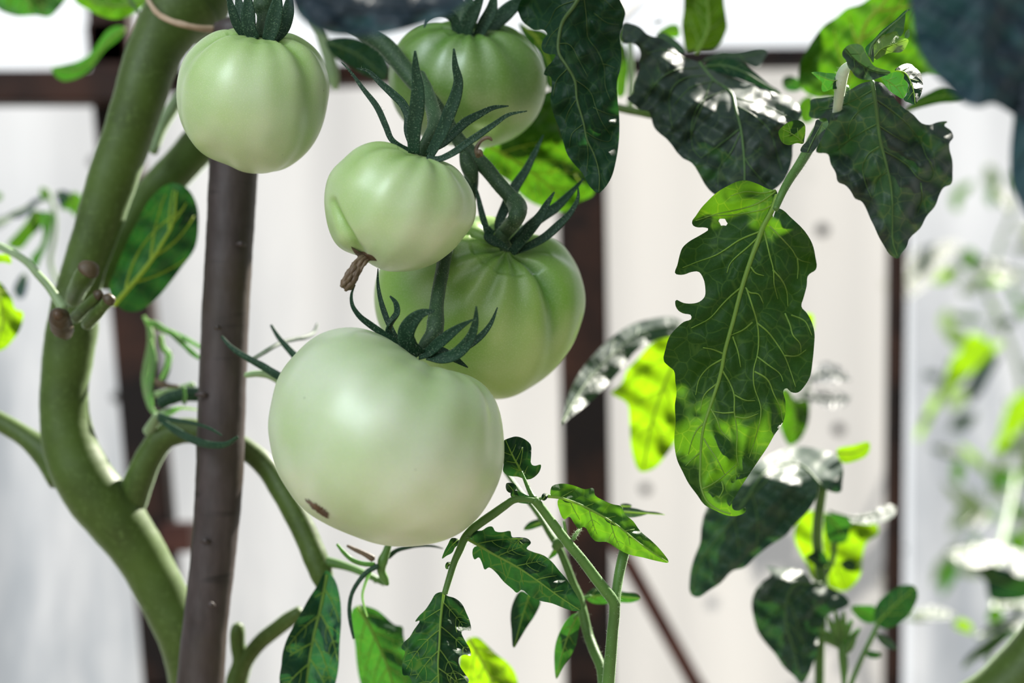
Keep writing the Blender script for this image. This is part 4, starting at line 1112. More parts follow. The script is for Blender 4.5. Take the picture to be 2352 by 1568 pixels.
# third stem behind with its own leaflets
nl = leaf_thing('compound_leaf', 'slightly blurred shoot with small smooth leaflets behind the focused compound leaf', (1390, 1568, .52))
ON = [("1482,1540 1468,1440 1475,1300 1510,1200 1560,1120 1620,1085 1662,1110 1640,1180 1620,1290 1580,1380 1530,1450", "1630,1095 1570,1220 1520,1370 1483,1535", .515, L_MIDG, 'pointed leaflet hanging from the thin stalk'),
      ("1172,1200 1165,1100 1180,1020 1240,930 1300,960 1372,990 1340,1090 1280,1180 1220,1280 1190,1328", "1300,950 1250,1100 1192,1320", .52, L_DARK, 'dark leaflet half hidden by the toothed one'),
      ("1680,972 1710,930 1780,900 1850,920 1960,940 2040,955 2060,985 2000,1012 1900,1010 1800,1022 1720,1012", "1670,985 1800,960 1950,975 2055,985", .53, L_MIDG, 'horizontal leaflet behind the fork'),
      ("1255,512 1280,470 1340,440 1392,440 1402,470 1350,495 1290,512", "1400,455 1330,475 1258,510", .53, L_DARK, None),
      ("1935,362 2010,360 2100,382 2180,390 2232,408 2120,400 2060,418 1950,415", "1930,385 2060,395 2230,407", .51, L_GREY, None),
      ("1920,340 1960,328 2005,345 1990,360 1930,358", "1925,348 2000,350", .515, L_GREY, None),
      ("1470,640 1440,680 1420,720 1450,705 1490,670", "1480,645 1430,710", .52, L_MIDG, None)]
for i, (o_, m_, y_, mt_, lb) in enumerate(ON):
    o2, m2 = Z('r32', o_), Z('r32', m_)
    blade(nl, o2, m2, depth_fn(m2, y_, fold=.012, wav=.002, wl=80, seed=60 + i, ay=-.003), mt_, V_LIT, name='leaflet', step=6, nveins=4 if i < 3 else 0, midw=(2.2, .8), vw=1.1, quilt=.0009, seed=60 + i, label=lb)
mb = MB(); sweep(mb, tubeZ('r32', "1130,110 1180,180 1240,260 1330,370 1385,450 1430,530 1500,640 1550,760 1600,890 1640,980 1665,1080 1700,1230 1740,1340 1790,1460 1805,1600 1810,1700", [.535, .53, .525, .52, .518, .516, .51, .50, .49], [5, 5, 6, 7, 9, 10, 11, 12, 12, 13]), sub=6, seg=16)
o = mb.build('stalk', M_SHOOT, nl); hairs(o, 200, .0012, .00003, M_HAIR, o)
for s_, hw_ in (("1640,990 1675,980 1720,965", [4, 4, 3]), ("1670,1070 1640,1085 1600,1120", [4, 4, 3]), ("1505,600 1530,580 1540,540 1530,450", [5, 5, 4, 3]), ("1470,640 1500,600 1530,620", [9, 12, 7])):
    mb = MB(); sweep(mb, tubeZ('r32', s_, .517, hw_), sub=5, seg=12); mb.build('leaflet_stalk', M_SHOOT, nl)

# ---- single leaves
SINGLE = [
    ('tomato_leaf', 'dark green leaf with bright veins tucked between the thick stem and the stake', [(395, 420), (430, 432), (452, 470), (456, 520), (448, 570), (420, 610), (390, 650), (355, 690), (315, 715), (285, 713), (262, 690), (250, 660), (265, 620), (290, 560), (320, 500), (350, 450)],
     [(262, 700), (320, 633), (353, 590), (377, 550), (393, 523), (405, 440)], dict(Y0=.575, ax=.004, fold=.012, wav=.002), L_DARK, V_YEL, 7, dict(nveins=3, midw=(6, 2), vw=3.2, ang=34, sub=False)),
    ('tomato_leaf', 'blue green pointed leaf at the bottom edge in front of the forked stub', Z('r31', "2250,790 2190,890 2130,980 2075,1080 2020,1180 1970,1280 1945,1370 1938,1450 1925,1530 1945,1640 2020,1740 2100,1800 2220,1720 2300,1600 2330,1480 2340,1300 2352,1100 2340,960 2305,850"),
     Z('r31', "2252,820 2220,1000 2150,1300 2112,1560 2090,1780"), dict(Y0=.525, ax=.004, ay=-.002, fold=-.01, wav=.003), L_BLUEG, V_LIT, 7, dict(nveins=5, midw=(4, 2), vw=2)),
    ('tomato_leaf', 'two-toned leaf under the thin tendrils, half in sun', Z('r32', "75,1060 120,1030 180,1038 250,1065 310,1115 375,1168 420,1175 428,1240 450,1320 470,1400 500,1500 510,1600 480,1700 300,1760 180,1680 130,1560 105,1420 95,1300 75,1180"),
     Z('r32', "112,1040 180,1150 250,1290 310,1430 350,1560 380,1720"), dict(Y0=.555, ax=-.004, ay=.003, fold=.014, wav=.003), L_MIDG, V_LIT, 7, dict(nveins=5, midw=(4, 2), vw=1.8)),
    ('tomato_leaf', 'bright yellow green leaf behind the leaflet that hangs tip down', Z('r32', "815,1390 840,1310 870,1262 940,1250 985,1285 1060,1360 1140,1420 1190,1480 1218,1566 1220,1680 1100,1760 930,1720 830,1600"),
     Z('r32', "880,1260 960,1400 1040,1550 1120,1740"), dict(Y0=.57, ax=.002, fold=.01, wav=.004), L_YEL, V_YEL, 8, dict(nveins=4, midw=(4, 2), vw=2)),
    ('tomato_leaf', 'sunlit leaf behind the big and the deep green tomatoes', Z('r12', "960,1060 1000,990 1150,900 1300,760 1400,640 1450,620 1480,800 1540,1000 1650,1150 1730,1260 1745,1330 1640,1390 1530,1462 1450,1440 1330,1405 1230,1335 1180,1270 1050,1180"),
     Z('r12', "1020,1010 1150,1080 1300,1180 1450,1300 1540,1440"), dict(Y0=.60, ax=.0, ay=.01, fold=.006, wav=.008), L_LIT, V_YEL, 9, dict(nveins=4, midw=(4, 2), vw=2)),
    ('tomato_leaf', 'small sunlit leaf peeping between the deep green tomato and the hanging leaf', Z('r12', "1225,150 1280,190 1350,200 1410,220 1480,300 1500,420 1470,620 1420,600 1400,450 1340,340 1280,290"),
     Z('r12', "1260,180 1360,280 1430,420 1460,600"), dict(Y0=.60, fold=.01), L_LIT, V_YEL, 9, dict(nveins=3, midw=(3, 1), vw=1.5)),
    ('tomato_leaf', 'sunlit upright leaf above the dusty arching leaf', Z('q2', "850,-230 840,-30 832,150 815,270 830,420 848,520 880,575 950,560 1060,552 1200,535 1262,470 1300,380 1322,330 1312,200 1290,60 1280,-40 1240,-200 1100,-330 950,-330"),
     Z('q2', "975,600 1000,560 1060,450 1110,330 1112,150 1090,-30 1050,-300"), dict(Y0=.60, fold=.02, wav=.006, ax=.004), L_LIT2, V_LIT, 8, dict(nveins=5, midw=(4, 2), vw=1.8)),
    ('tomato_leaf', 'small sunlit leaf peeping out left of the upright one', Z('q2', "540,375 620,310 700,275 770,285 790,340 785,410 690,422 600,390"),
     Z('q2', "550,378 660,345 780,345"), dict(Y0=.62, fold=.01), L_LIT, V_LIT, 8, dict(nveins=2, midw=(2, 1), vw=1.2)),
    ('tomato_leaf', 'tiny dark leaf alone against the white sky', Z('q2', "480,265 530,238 590,224 600,236 550,258"),
     Z('q2', "485,264 540,245 598,230"), dict(Y0=.64), L_DARK, V_DARK, 8, dict(veins=False, midw=(1, .5))),
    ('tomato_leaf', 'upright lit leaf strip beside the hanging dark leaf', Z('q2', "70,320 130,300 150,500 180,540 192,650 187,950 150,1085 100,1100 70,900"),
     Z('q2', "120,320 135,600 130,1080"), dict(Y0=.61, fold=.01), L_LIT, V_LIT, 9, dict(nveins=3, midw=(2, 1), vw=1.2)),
    ('tomato_leaf', 'large round sunlit leaf behind the curled leaflets', Z('r13', "1800,-160 1530,-130 1300,-20 1230,30 1130,60 1060,120 980,170 900,270 850,350 812,430 797,520 802,580 850,640 930,672 1000,668 1150,690 1300,640 1500,600 1640,520 1800,500 2000,540 2200,480 2330,250 2340,-100 2200,-250"),  # far side drawn out behind the blurred leaf to shade the lobed leaflet
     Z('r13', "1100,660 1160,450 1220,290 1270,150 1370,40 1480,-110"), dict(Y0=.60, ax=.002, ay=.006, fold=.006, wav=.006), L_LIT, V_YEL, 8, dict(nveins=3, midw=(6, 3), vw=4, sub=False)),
    ('tomato_leaf', 'dim green leaf under the large round sunlit one', Z('r13', "690,540 720,522 790,540 830,600 815,618 700,612"),
     Z('r13', "695,580 760,570 825,605"), dict(Y0=.64), L_MIDG, V_LIT, 9, dict(veins=False, midw=(2, 1))),
    ('tomato_leaf', 'small lit leaf beside the dusty arching leaf', Z('r13', "800,720 830,680 880,660 900,700 900,830 840,850 800,760"),
     Z('r13', "880,670 850,740 840,840"), dict(Y0=.62), L_LIT, V_LIT, 9, dict(veins=False, midw=(2, 1))),
    ('tomato_leaf', 'pointed lit leaf under the large blurred blue green leaf', Z('r13', "1540,765 1600,690 1690,640 1780,600 1870,600 1960,660 1890,700 1780,710 1650,740"),
     Z('r13', "1550,755 1680,690 1900,650"), dict(Y0=.60, ay=-.02), L_LIT, V_LIT, 9, dict(nveins=3, midw=(2, 1), vw=1)),
    ('tomato_leaf', 'very blurred large blue green leaf closest to the lens', Z('r13', "1560,-250 1560,-60 1575,100 1595,250 1650,400 1720,500 1820,600 1890,680 1960,722 2060,738 2130,712 2200,742 2280,792 2450,830 2600,600 2600,-250"),
     Z('r13', "2080,-240 2070,100 2060,400 2050,730"), dict(Y0=.315, ax=.0015, fold=.01, wav=.004), L_TEAL, L_TEAL, 14, dict(nveins=4, midw=(4, 2), vw=2, sub=False)),
    ('tomato_leaf', 'very blurred dark leaf edge hanging below the blue green one', Z('r13', "2320,600 2275,850 2256,1050 2265,1250 2320,1400 2420,1540 2540,1400 2560,700 2440,560"),
     Z('r13', "2400,600 2400,1000 2420,1500"), dict(Y0=.325, fold=.01), L_TEAL, L_TEAL, 14, dict(nveins=3, midw=(5, 3), vw=3, sub=False)),
    ('tomato_leaf', 'blurred blue grey leaf over the stalk of the two upper tomatoes', [(655, -60), (668, 0), (684, 35), (715, 62), (760, 80), (820, 84), (880, 80), (935, 68), (990, 50), (1050, 22), (1075, 0), (1060, -60), (960, -120), (760, -120)],
     [(690, -20), (800, 10), (920, 20), (1060, 5)], dict(Y0=.335, ay=-.01, fold=.01, wav=.004), L_TEAL, L_TEAL, 12, dict(nveins=3, midw=(4, 2), vw=2, sub=False)),
    ('tomato_leaf', 'dim olive leaf between the two upper tomatoes', [(748, 95), (790, 84), (840, 95), (875, 115), (892, 150), (885, 185), (850, 178), (800, 150), (765, 128)],
     [(755, 98), (820, 125), (885, 178)], dict(Y0=.60, fold=.01), L_DARK, V_DARK, 9, dict(nveins=3, midw=(3, 1), vw=1.5)),
    ('tomato_leaf', 'dark green leaf at the top corner beside the thick stem', Z('r11', "-120,-120 -60,0 0,70 50,92 120,110 250,104 340,116 400,62 460,-20 480,-140 200,-220"),
     Z('r11', "200,-180 190,-50 230,105"), dict(Y0=.64, fold=.008, wav=.004), L_MIDG, V_LIT, 9, dict(nveins=3, midw=(4, 2), vw=2)),
    ('tomato_leaf', 'bright green leaf against the upper part of the thick stem', Z('r11', "500,-100 520,10 600,62 700,112 780,132 860,122 925,90 1010,15 1050,-100 800,-180"),
     Z('r11', "1000,10 850,40 700,30 520,-60"), dict(Y0=.62, fold=.01, wav=.004), L_LIT, V_LIT, 9, dict(nveins=3, midw=(4, 2), vw=2)),
    ('tomato_leaf', 'green leaf curling down in front of the dark rail corner', Z('r11', "355,465 400,455 470,440 540,420 620,370 680,290 740,210 800,178 870,195 830,260 730,340 660,430 590,505 500,548 430,556 380,520"),
     Z('r11', "860,200 760,270 660,390 540,480 370,480"), dict(Y0=.66, ay=.01, fold=.015), L_MIDG, V_LIT, 9, dict(nveins=3, midw=(4, 2), vw=2)),
    ('tomato_leaf', 'yellow green leaf on the pale stalk beside the thick stem', Z('z6', "-160,850 -60,840 10,870 60,940 100,1000 120,1080 186,1100 182,1170 150,1260 100,1330 40,1395 -60,1420 -160,1380"),
     Z('z6', "-60,850 0,1000 20,1200 -40,1400"), dict(Y0=.60, fold=.01, wav=.004), L_YEL, V_YEL, 9, dict(nveins=3, midw=(4, 2), vw=2)),
    ('tomato_leaf', 'small yellow leaf under the pale stalk', Z('z6', "-60,630 0,640 65,640 92,720 40,705 -60,700"),
     Z('z6', "-50,660 85,700"), dict(Y0=.58), L_YEL, V_YEL, 9, dict(veins=False, midw=(2, 1))),
    ('tomato_leaf', 'pale grey leaf twisting in front of the middle post', [(1288, 977), (1296, 940), (1312, 890), (1335, 850), (1368, 810), (1405, 775), (1450, 745), (1500, 731), (1545, 728), (1570, 742), (1560, 765), (1510, 780), (1465, 802), (1432, 842), (1392, 888), (1352, 926), (1312, 958)],
     [(1290, 972), (1335, 895), (1400, 820), (1470, 765), (1560, 745)], dict(Y0=.60, ay=-.03, fold=.014, wav=.004), L_GREY, V_DARK, 8, dict(nveins=4, midw=(3, 1), vw=1.5)),
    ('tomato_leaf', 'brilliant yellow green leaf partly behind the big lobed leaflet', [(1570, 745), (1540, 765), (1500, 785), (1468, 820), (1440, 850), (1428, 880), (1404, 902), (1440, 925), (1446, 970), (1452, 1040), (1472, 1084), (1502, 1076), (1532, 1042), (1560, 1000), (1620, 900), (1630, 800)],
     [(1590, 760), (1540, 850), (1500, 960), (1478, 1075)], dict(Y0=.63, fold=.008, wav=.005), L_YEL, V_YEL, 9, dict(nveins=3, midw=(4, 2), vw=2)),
    ('tomato_leaf', 'half sunlit leaf showing at the lower edge of the big lobed leaflet', Z('r23', "660,1150 700,1100 735,1120 775,1195 860,1185 875,1270 845,1400 800,1470 740,1500 680,1400"),
     Z('r23', "700,1120 780,1280 770,1480"), dict(Y0=.66, fold=.02, wav=.006), L_LIT, V_LIT, 9, dict(nveins=3, midw=(3, 1), vw=1.5)),
    ('tomato_leaf', 'sliver of sunlit leaf at the edge of the big lobed leaflet', Z('r23', "800,640 850,590 895,590 905,650 895,720 850,740"),
     Z('r23', "830,640 870,660 890,700"), dict(Y0=.64), L_YEL, V_YEL, 9, dict(veins=False, midw=(1, .5))),
]
for i, (nm, lb, ol_, md_, dp, mt_, vm_, stp, kw) in enumerate(SINGLE):
    ys = [p[1] for p in ol_]; j = ys.index(max(ys))
    t_ = leaf_thing(nm, lb, (ol_[j][0], ol_[j][1], dp['Y0']))
    blade(t_, ol_, md_, depth_fn(md_, seed=100 + i, **dp), mt_, vm_, step=stp, quilt=.0012, seed=100 + i, **kw)
# stalks of some of those leaves are separate slim stems
sl = thing('leaf_stalk', 'thin dark leaf stalk beside the bright green leaf at the top', 'stalk', at(310, 30, .6))
mb = MB(); sweep(mb, tubeZ('r11', "850,-60 890,-10 925,45 960,90", .60, [5, 5, 5, 4]), sub=5, seg=12); mb.build('stalk', M_SHOOT, sl)
sl = thing('leaf_stalk', 'pale blurred stalk hanging between the two upper tomatoes', 'stalk', at(765, 190, .62))
mb = MB(); sweep(mb, [(725, 40, .62, 13), (742, 90, .62, 14), (758, 140, .62, 15), (768, 190, .62, 12), (772, 205, .62, 6)], sub=5, seg=14); mb.build('stalk', M_PALESTEM, sl)
sl = thing('leaf_stalk', 'pale upright stalk beside the lit leaf strip', 'stalk', at(1449, 240, .63))
mb = MB(); sweep(mb, [(1446, 60, .63, 6), (1448, 130, .63, 7), (1450, 190, .63, 7), (1448, 245, .63, 8)], sub=5, seg=14); mb.build('stalk', M_PALESTEM, sl)
# ================================================================= plants further back
def back_leaf(par, reg, outline, mid, Y, mat, vm=None, label=None, seed=0, step=10, nv=0, **dp):
    o_, m_ = Z(reg, outline), Z(reg, mid)
    return blade(par, o_, m_, depth_fn(m_, Y, seed=seed, **dp), mat, vm or V_LIT, name='leaflet', step=step, nveins=nv, veins=nv > 0, midw=(3, 1.2), vw=1.6, quilt=.001, seed=seed, label=label, sub=False)


def back_stem(par, reg, s_, Y, hw, mat=None, nm='stem'):
    m_ = MB(); sweep(m_, tubeZ(reg, s_, Y, hw), sub=6, seg=14); return m_.build(nm, mat or M_SHOOT, par)


# low plant with a flower truss, between the big lobed leaflet and the slim post
bp1 = thing('tomato_plant', 'blurred tomato plant with flower buds in front of the slim post', 'plant', at(1890, 5580, .62))
back_stem(bp1, 'r33', "965,215 945,350 930,480 928,600 940,720 955,830 965,950 955,1100 945,1300 942,1566 940,2400 940,13600", [.60, .61, .62, .625, .625, .625, .625], [11, 12, 12, 13, 12, 11, 10])
back_leaf(bp1, 'r33', "300,300 420,150 500,60 580,10 680,-40 800,-62 950,-42 1060,0 1105,80 1100,180 1090,252 1000,240 940,200 920,290 860,390 780,470 710,550 600,620 500,700 420,775 350,790 260,880 180,930 100,977 60,960 48,850 80,700 120,600 128,500 150,400 180,340",
          "960,210 800,60 600,90 500,200 420,330 300,500 180,640 90,780 70,930", .575, L_DUSTY2, V_DARK, 'large dark leaflet bending over with a silvery top', 71, 7, 5,
          ay=-.004, fold=.006, wav=.004, wl=90, ridge=(Z('r33', "200,420 420,240 560,180 680,200 800,230 950,200 1120,160"), .06, 25))
back_leaf(bp1, 'r33', "1060,-40 1180,-72 1290,-92 1285,-20 1180,42 1100,52", "1060,-20 1180,-20 1285,-80", .60, L_YEL, V_YEL, None, 72)
back_leaf(bp1, 'r33', "575,762 650,772 720,770 800,785 862,830 890,880 980,895 1060,930 1130,975 1152,1020 1080,1062 1010,1090 970,1150 940,1220 930,1350 900,1430 862,1520 820,1575 770,1522 700,1462 640,1370 570,1290 520,1220 490,1120 475,1010 500,930 560,860 612,820",
          "960,880 880,885 770,890 722,980 710,1150 755,1300 815,1550", .60, L_DUSTY2, V_DARK, 'broad grey green leaflet with its tip pointing down', 73, 7, 4,
          ay=-.004, fold=.012, wav=.006, wl=90, ridge=(Z('r33', "480,960 600,900 760,900 900,960 1000,1010 1150,1030"), .045, 30))
back_leaf(bp1, 'r33', "870,380 780,470 768,560 800,650 850,740 900,860 1000,902 1130,932 1190,880 1232,800 1240,700 1265,600 1352,530 1335,465 1200,450 1100,425 980,395", "960,380 1000,560 1050,740 1110,920", .66, L_YEL, V_YEL, 'brilliant yellow green leaflet', 74, 9, 3, wav=.006, fold=.006)
back_leaf(bp1, 'r33', "1000,375 1130,410 1300,390 1400,340 1462,345 1465,400 1400,452 1250,472 1100,435", "1010,385 1200,430 1455,370", .645, L_GREY, V_DARK, 'pale blue grey leaflet', 75, 9, ay=-.04)
back_leaf(bp1, 'r33', "985,400 1060,410 1155,440 1150,520 1125,595 1000,590 980,500", "1000,420 1070,500 1120,590", .635, L_MIDG, V_LIT, None, 76)
back_leaf(bp1, 'r33', "1325,1150 1325,1050 1360,990 1440,930 1530,890 1602,900 1622,950 1590,1050 1530,1130 1450,1180 1390,1192", "1335,1160 1430,1060 1600,910", .61, L_DARK, V_LIT, 'smooth dark leaflet in front of the slim post', 77, 8, 3, ax=.004, fold=.01)
back_leaf(bp1, 'r33', "1160,1040 1250,1030 1330,1040 1335,1150 1240,1145", "1170,1050 1320,1120", .63, L_MIDG, V_LIT, None, 78)
back_leaf(bp1, 'r33', "1330,1225 1400,1240 1470,1308 1478,1335 1420,1330 1360,1290", "1335,1230 1470,1330", .60, L_GREY, V_DARK, None, 79)
back_leaf(bp1, 'r33', "1245,1345 1300,1345 1375,1370 1360,1390 1270,1385", "1250,1360 1370,1380", .61, L_DARK, V_DARK, None, 80)
back_leaf(bp1, 'r33', "845,695 890,670 930,650 990,690 1005,750 940,770 880,730", "850,700 1000,750", .615, L_DARK, V_DARK, None, 81)
back_leaf(bp1, 'r33', "1088,742 1140,712 1198,750 1180,790 1140,797", "1090,745 1190,770", .62, L_DARK, V_DARK, None, 82)
back_stem(bp1, 'r33', "1050,590 1035,700 1000,790 960,850", .63, [6, 6, 7])
back_stem(bp1, 'r33', "1110,13600 1110,1800 1112,1566 1110,1450 1105,1380 1095,1290", .61, [8, 7, 6, 10, 11, 8], nm='flower_stalk')
back_stem(bp1, 'r33', "1130,1700 1165,1560 1210,1450 1255,1350 1300,1260 1345,1160", .605, [6, 6, 6, 6, 6, 5], nm='leaf_stalk')
for s_ in ("1000,1110 1040,1200 1090,1290", "1050,1070 1075,1180 1095,1290", "1110,1075 1105,1180 1098,1290", "1170,1130 1130,1210 1100,1300", "940,1190 1010,1240 1085,1310", "955,1260 1020,1280 1085,1330", "1220,1190 1170,1250 1105,1330", "1060,1130 1050,1210 1085,1300", "1190,1260 1150,1320 1110,1370"):
    m_ = MB(); sweep(m_, tubeZ('r33', s_, [.60, .605, .61], [3, 9, 4]), sub=6, thick=.6, seg=10, twist=40); m_.build('flower_bud', M_SHOOT, bp1)
# floating greyish leaflets further behind the big lobed leaflet
bp2 = thing('tomato_leaf', 'two blurred grey green leaflets beside the lower edge of the lobed leaflet', 'leaf', at(1890, 930, .75))
back_leaf(bp2, 'r23', "840,1050 900,985 960,930 1040,930 1110,985 1165,1045 1090,1060 960,1070", "860,1050 1000,1000 1150,1045", .75, L_TEAL, V_DARK, None, 83, ay=-.04)
back_leaf(bp2, 'r23', "800,1150 870,1120 980,1120 1110,1140 1168,1165 1110,1230 980,1235 880,1200", "810,1155 980,1180 1160,1170", .75, L_TEAL, V_DARK, None, 84, ay=-.04)
back_stem(bp2, 'r23', "720,1230 780,1180 840,1140 870,1060", .75, [4, 4, 4])

# the row behind: blurred plants at the right edge
bp3 = thing('tomato_plant', 'pale blurred tomato plant at the edge with bright hanging leaves', 'plant', at(2340, 2690, 1.7))
back_stem(bp3, 'z4', "900,60 860,260 790,420 740,600 700,760 760,900 840,1080 900,1300 900,1568 900,6050", [1.62, 1.64, 1.65, 1.67, 1.7], [4, 5, 6, 6, 7], M_PALESTEM)
back_stem(bp3, 'z4', "700,760 640,680 570,600 480,620 400,690", 1.65, [5, 4, 4], M_PALESTEM, 'leaf_stalk')
back_stem(bp3, 'z4', "760,900 720,980 700,1050", 1.65, [4, 4, 4], M_PALESTEM, 'leaf_stalk')
for i, (rg, o_, m_, y_, mt_, lb, dp) in enumerate([
    ('z4', "95,780 130,720 220,550 330,490 540,465 470,560 390,670 300,745 180,805", "120,790 300,620 520,475", .95, L_GREY, 'silvery white sunlit leaflet', dict(ay=-.09)),
    ('z4', "355,695 430,625 540,635 530,670 400,705", "365,690 530,645", .96, L_YEL, None, {}),
    ('z4', "520,545 590,495 650,560 580,605", "540,550 640,560", .97, L_LIT, None, {}),
    ('z4', "595,1005 650,1010 700,1055 800,1060 700,1150 600,1250 480,1360 400,1450 340,1568 270,1660 290,1568 370,1400 450,1250 470,1170 560,1090", "720,1060 580,1180 450,1350 320,1580", .90, L_YEL, 'long bright yellow green leaflet', dict(wav=.006)),
    ('z4', "720,1125 770,1120 705,1280 655,1370 590,1425 575,1370 620,1240", "750,1130 660,1280 590,1410", .93, L_TEAL, 'dark blue green leaflet behind the bright one', {}),
    ('z4', "930,1350 830,1430 800,1500 770,1620 725,1720 770,1715 860,1620 960,1500 990,1400", "950,1380 850,1500 740,1710", .90, L_YEL, 'bright leaflet cut by the edge', {}),
    ('z4', "490,170 560,110 615,95 600,145 545,190 530,275 495,260", "600,110 530,180 510,265", 1.02, L_LIT, None, {}),
    ('z4', "690,170 735,115 755,180 725,250", "735,125 715,240", 1.02, L_MIDG, None, {}),
    ('z4', "620,710 700,670 760,680 700,725", "630,710 750,685", 1.0, L_MIDG, None, {}),
    ('z4', "600,620 720,570 830,600 880,680 800,690 700,650", "610,625 740,610 870,680", .98, L_GREY, None, dict(ay=-.09)),
    ('z4', "700,830 740,830 780,880 740,880", "705,835 770,875", .98, L_YEL, None, {}),
    ('z4', "740,980 800,920 880,930 850,960 780,985", "750,975 870,935", .98, L_TEAL, None, {}),
    ('z4', "860,880 920,830 960,900 900,910", "870,885 950,870", .98, L_LIT, None, {}),
    ('z4', "740,150 800,130 850,200 830,280 770,230", "750,160 830,270", 1.0, L_GREY, None, dict(ay=-.09)),
    ('z4', "70,740 95,680 130,690 140,720 105,745", "75,735 135,695", .98, L_LIT, None, {}),
    ('z4', "620,560 660,540 700,620 660,640", "640,560 670,630", .99, L_TEAL, None, {}),
    ('z4', "830,700 880,760 900,850 860,820", "840,710 890,840", 1.0, L_MIDG, None, {}),
    ('z4', "320,1250 400,1240 430,1280 350,1290", "325,1265 425,1265", 1.02, L_TEAL, None, {})]):
    back_leaf(bp3, rg, o_, m_, y_ * 1.7, mt_, None, lb, 200 + i, 12, **dp)
L_PALE = leaf_mat('pale_sunlit_leaf', (.16, .23, .13), (.20, .30, .10), .45, net=0, sheen=.1, vary=.3)  # overexposed sun glare put into the pale colour
rr_ = random.Random(5)
for k in range(46):
    cx, cy = rr_.uniform(2115, 2400), rr_.uniform(400, 1330)
    if cx < 2190 and rr_.random() < .55: continue
    a, l_, w_ = rr_.uniform(0, 6.28), rr_.uniform(26, 60), rr_.uniform(9, 20)
    u, v = (math.cos(a), math.sin(a)), (-math.sin(a), math.cos(a))
    q = [(cx + u[0] * l_ * s + v[0] * w_ * e, cy + u[1] * l_ * s + v[1] * w_ * e) for s, e in ((-1, 0), (-.6, .7), (-.1, 1), (.4, .75), (1, 0), (.4, -.8), (-.1, -1), (-.6, -.65))]
    m_ = [q[0], (cx, cy), q[4]]
    blade(bp3, q, m_, depth_fn(m_, rr_.uniform(1.6, 2.1), ay=rr_.uniform(-.08, .05), seed=k), rr_.choice([L_PALE, L_PALE, L_PALE, L_MIDG, L_LIT, L_GREY, L_PALE, L_YEL]), V_LIT, name='leaflet', step=12, veins=False, midw=(2, 1), quilt=0, seed=400 + k)
bp4 = thing('tomato_plant', 'low blurred tomato plant at the bottom edge with silvery dark leaves', 'plant', at(2270, 3360, .95))
back_stem(bp4, 'z5', "860,330 830,500 800,640 770,760 740,1000 720,1200 700,1568 700,6200", [1.5, 1.3, 1.1, 1.0, .95], [4, 5, 6, 7], M_PALESTEM)
for i, (rg, o_, m_, y_, mt_, lb, dp) in enumerate([
    ('z5', "480,285 540,235 555,300 520,395 488,360", "530,250 510,385", 1.0, L_LIT, None, {}),
    ('z5', "785,300 860,305 940,330 940,365 850,352", "795,305 930,345", .95, L_LIT, None, {}),
    ('z5', "690,345 800,330 910,372 850,415 740,395", "700,350 890,375", .97, L_MIDG, None, {}),
    ('z5', "455,800 560,758 700,738 800,765 930,808 960,930 850,925 780,835 700,872 560,872", "465,805 700,790 930,860", .84, L_GREY, 'silvery sunlit leaflet', dict(ay=-.08, wav=.006)),
    ('z5', "605,888 700,870 800,888 940,930 960,1050 800,1092 700,1072 680,970", "620,890 780,970 950,1000", .83, L_DARK, 'dark leaflet under the silvery one', dict(wav=.005)),
    ('z5', "735,1110 850,1078 950,1070 950,1150 850,1152", "745,1110 940,1110", .83, L_GREY, None, dict(ay=-.09)),
    ('z5', "615,1312 680,1240 800,1188 880,1178 910,1222 800,1262 700,1275", "625,1305 780,1220 900,1200", .80, L_GREY, 'silvery leaflet by the lowest corner', dict(ay=-.08)),
    ('z5', "540,1482 560,1430 640,1350 720,1290 830,1240 872,1252 800,1322 720,1392 620,1432", "550,1475 690,1350 860,1250", .79, L_DARK, 'dark pointed leaflet by the lowest corner', {}),
    ('z5', "485,1222 530,1188 602,1230 605,1272 540,1262", "490,1220 600,1255", .86, L_YEL, 'small yellow leaflet', {}),
    ('z5', "690,1200 720,1118 795,1160 740,1212", "720,1130 745,1205", .87, L_LIT, None, {}),
    ('z5', "800,690 880,678 940,740 940,795 830,772", "810,695 930,780", .92, L_LIT, None, {}),
    ('z5', "425,1050 450,860 522,868 492,965", "490,870 435,1040", .95, L_MIDG, None, {}),
    ('z5', "235,1162 320,1118 430,1128 505,1170 400,1192", "240,1160 500,1168", .85, L_GREY, None, dict(ay=-.1)),
    ('z5', "205,1182 300,1178 355,1190 250,1204", "210,1185 350,1190", .85, L_YEL, None, {}),
    ('z5', "580,720 640,700 650,740 600,745", "585,722 645,735", .95, L_LIT, None, {}),
    ('z5', "560,640 650,560 700,560 640,650", "570,640 690,570", .97, L_GREY, None, dict(ay=-.09)),
    ('z5', "800,520 870,500 880,560 820,590", "810,525 870,560", .97, L_MIDG, None, {}),
    ('z5', "690,560 740,530 760,590 710,610", "700,565 750,590", .98, L_LIT, None, {}),
    ('z5', "100,800 140,745 205,765 165,850 95,925 60,1055 45,950", "180,775 110,860 60,1040", .92, L_TEAL, 'blue green leaflet in front of the slim post', {})]):
    back_leaf(bp4, rg, o_, m_, y_ * (1.12 if y_ < .9 else 1.6), mt_, None, lb, 240 + i, 11, **dp)
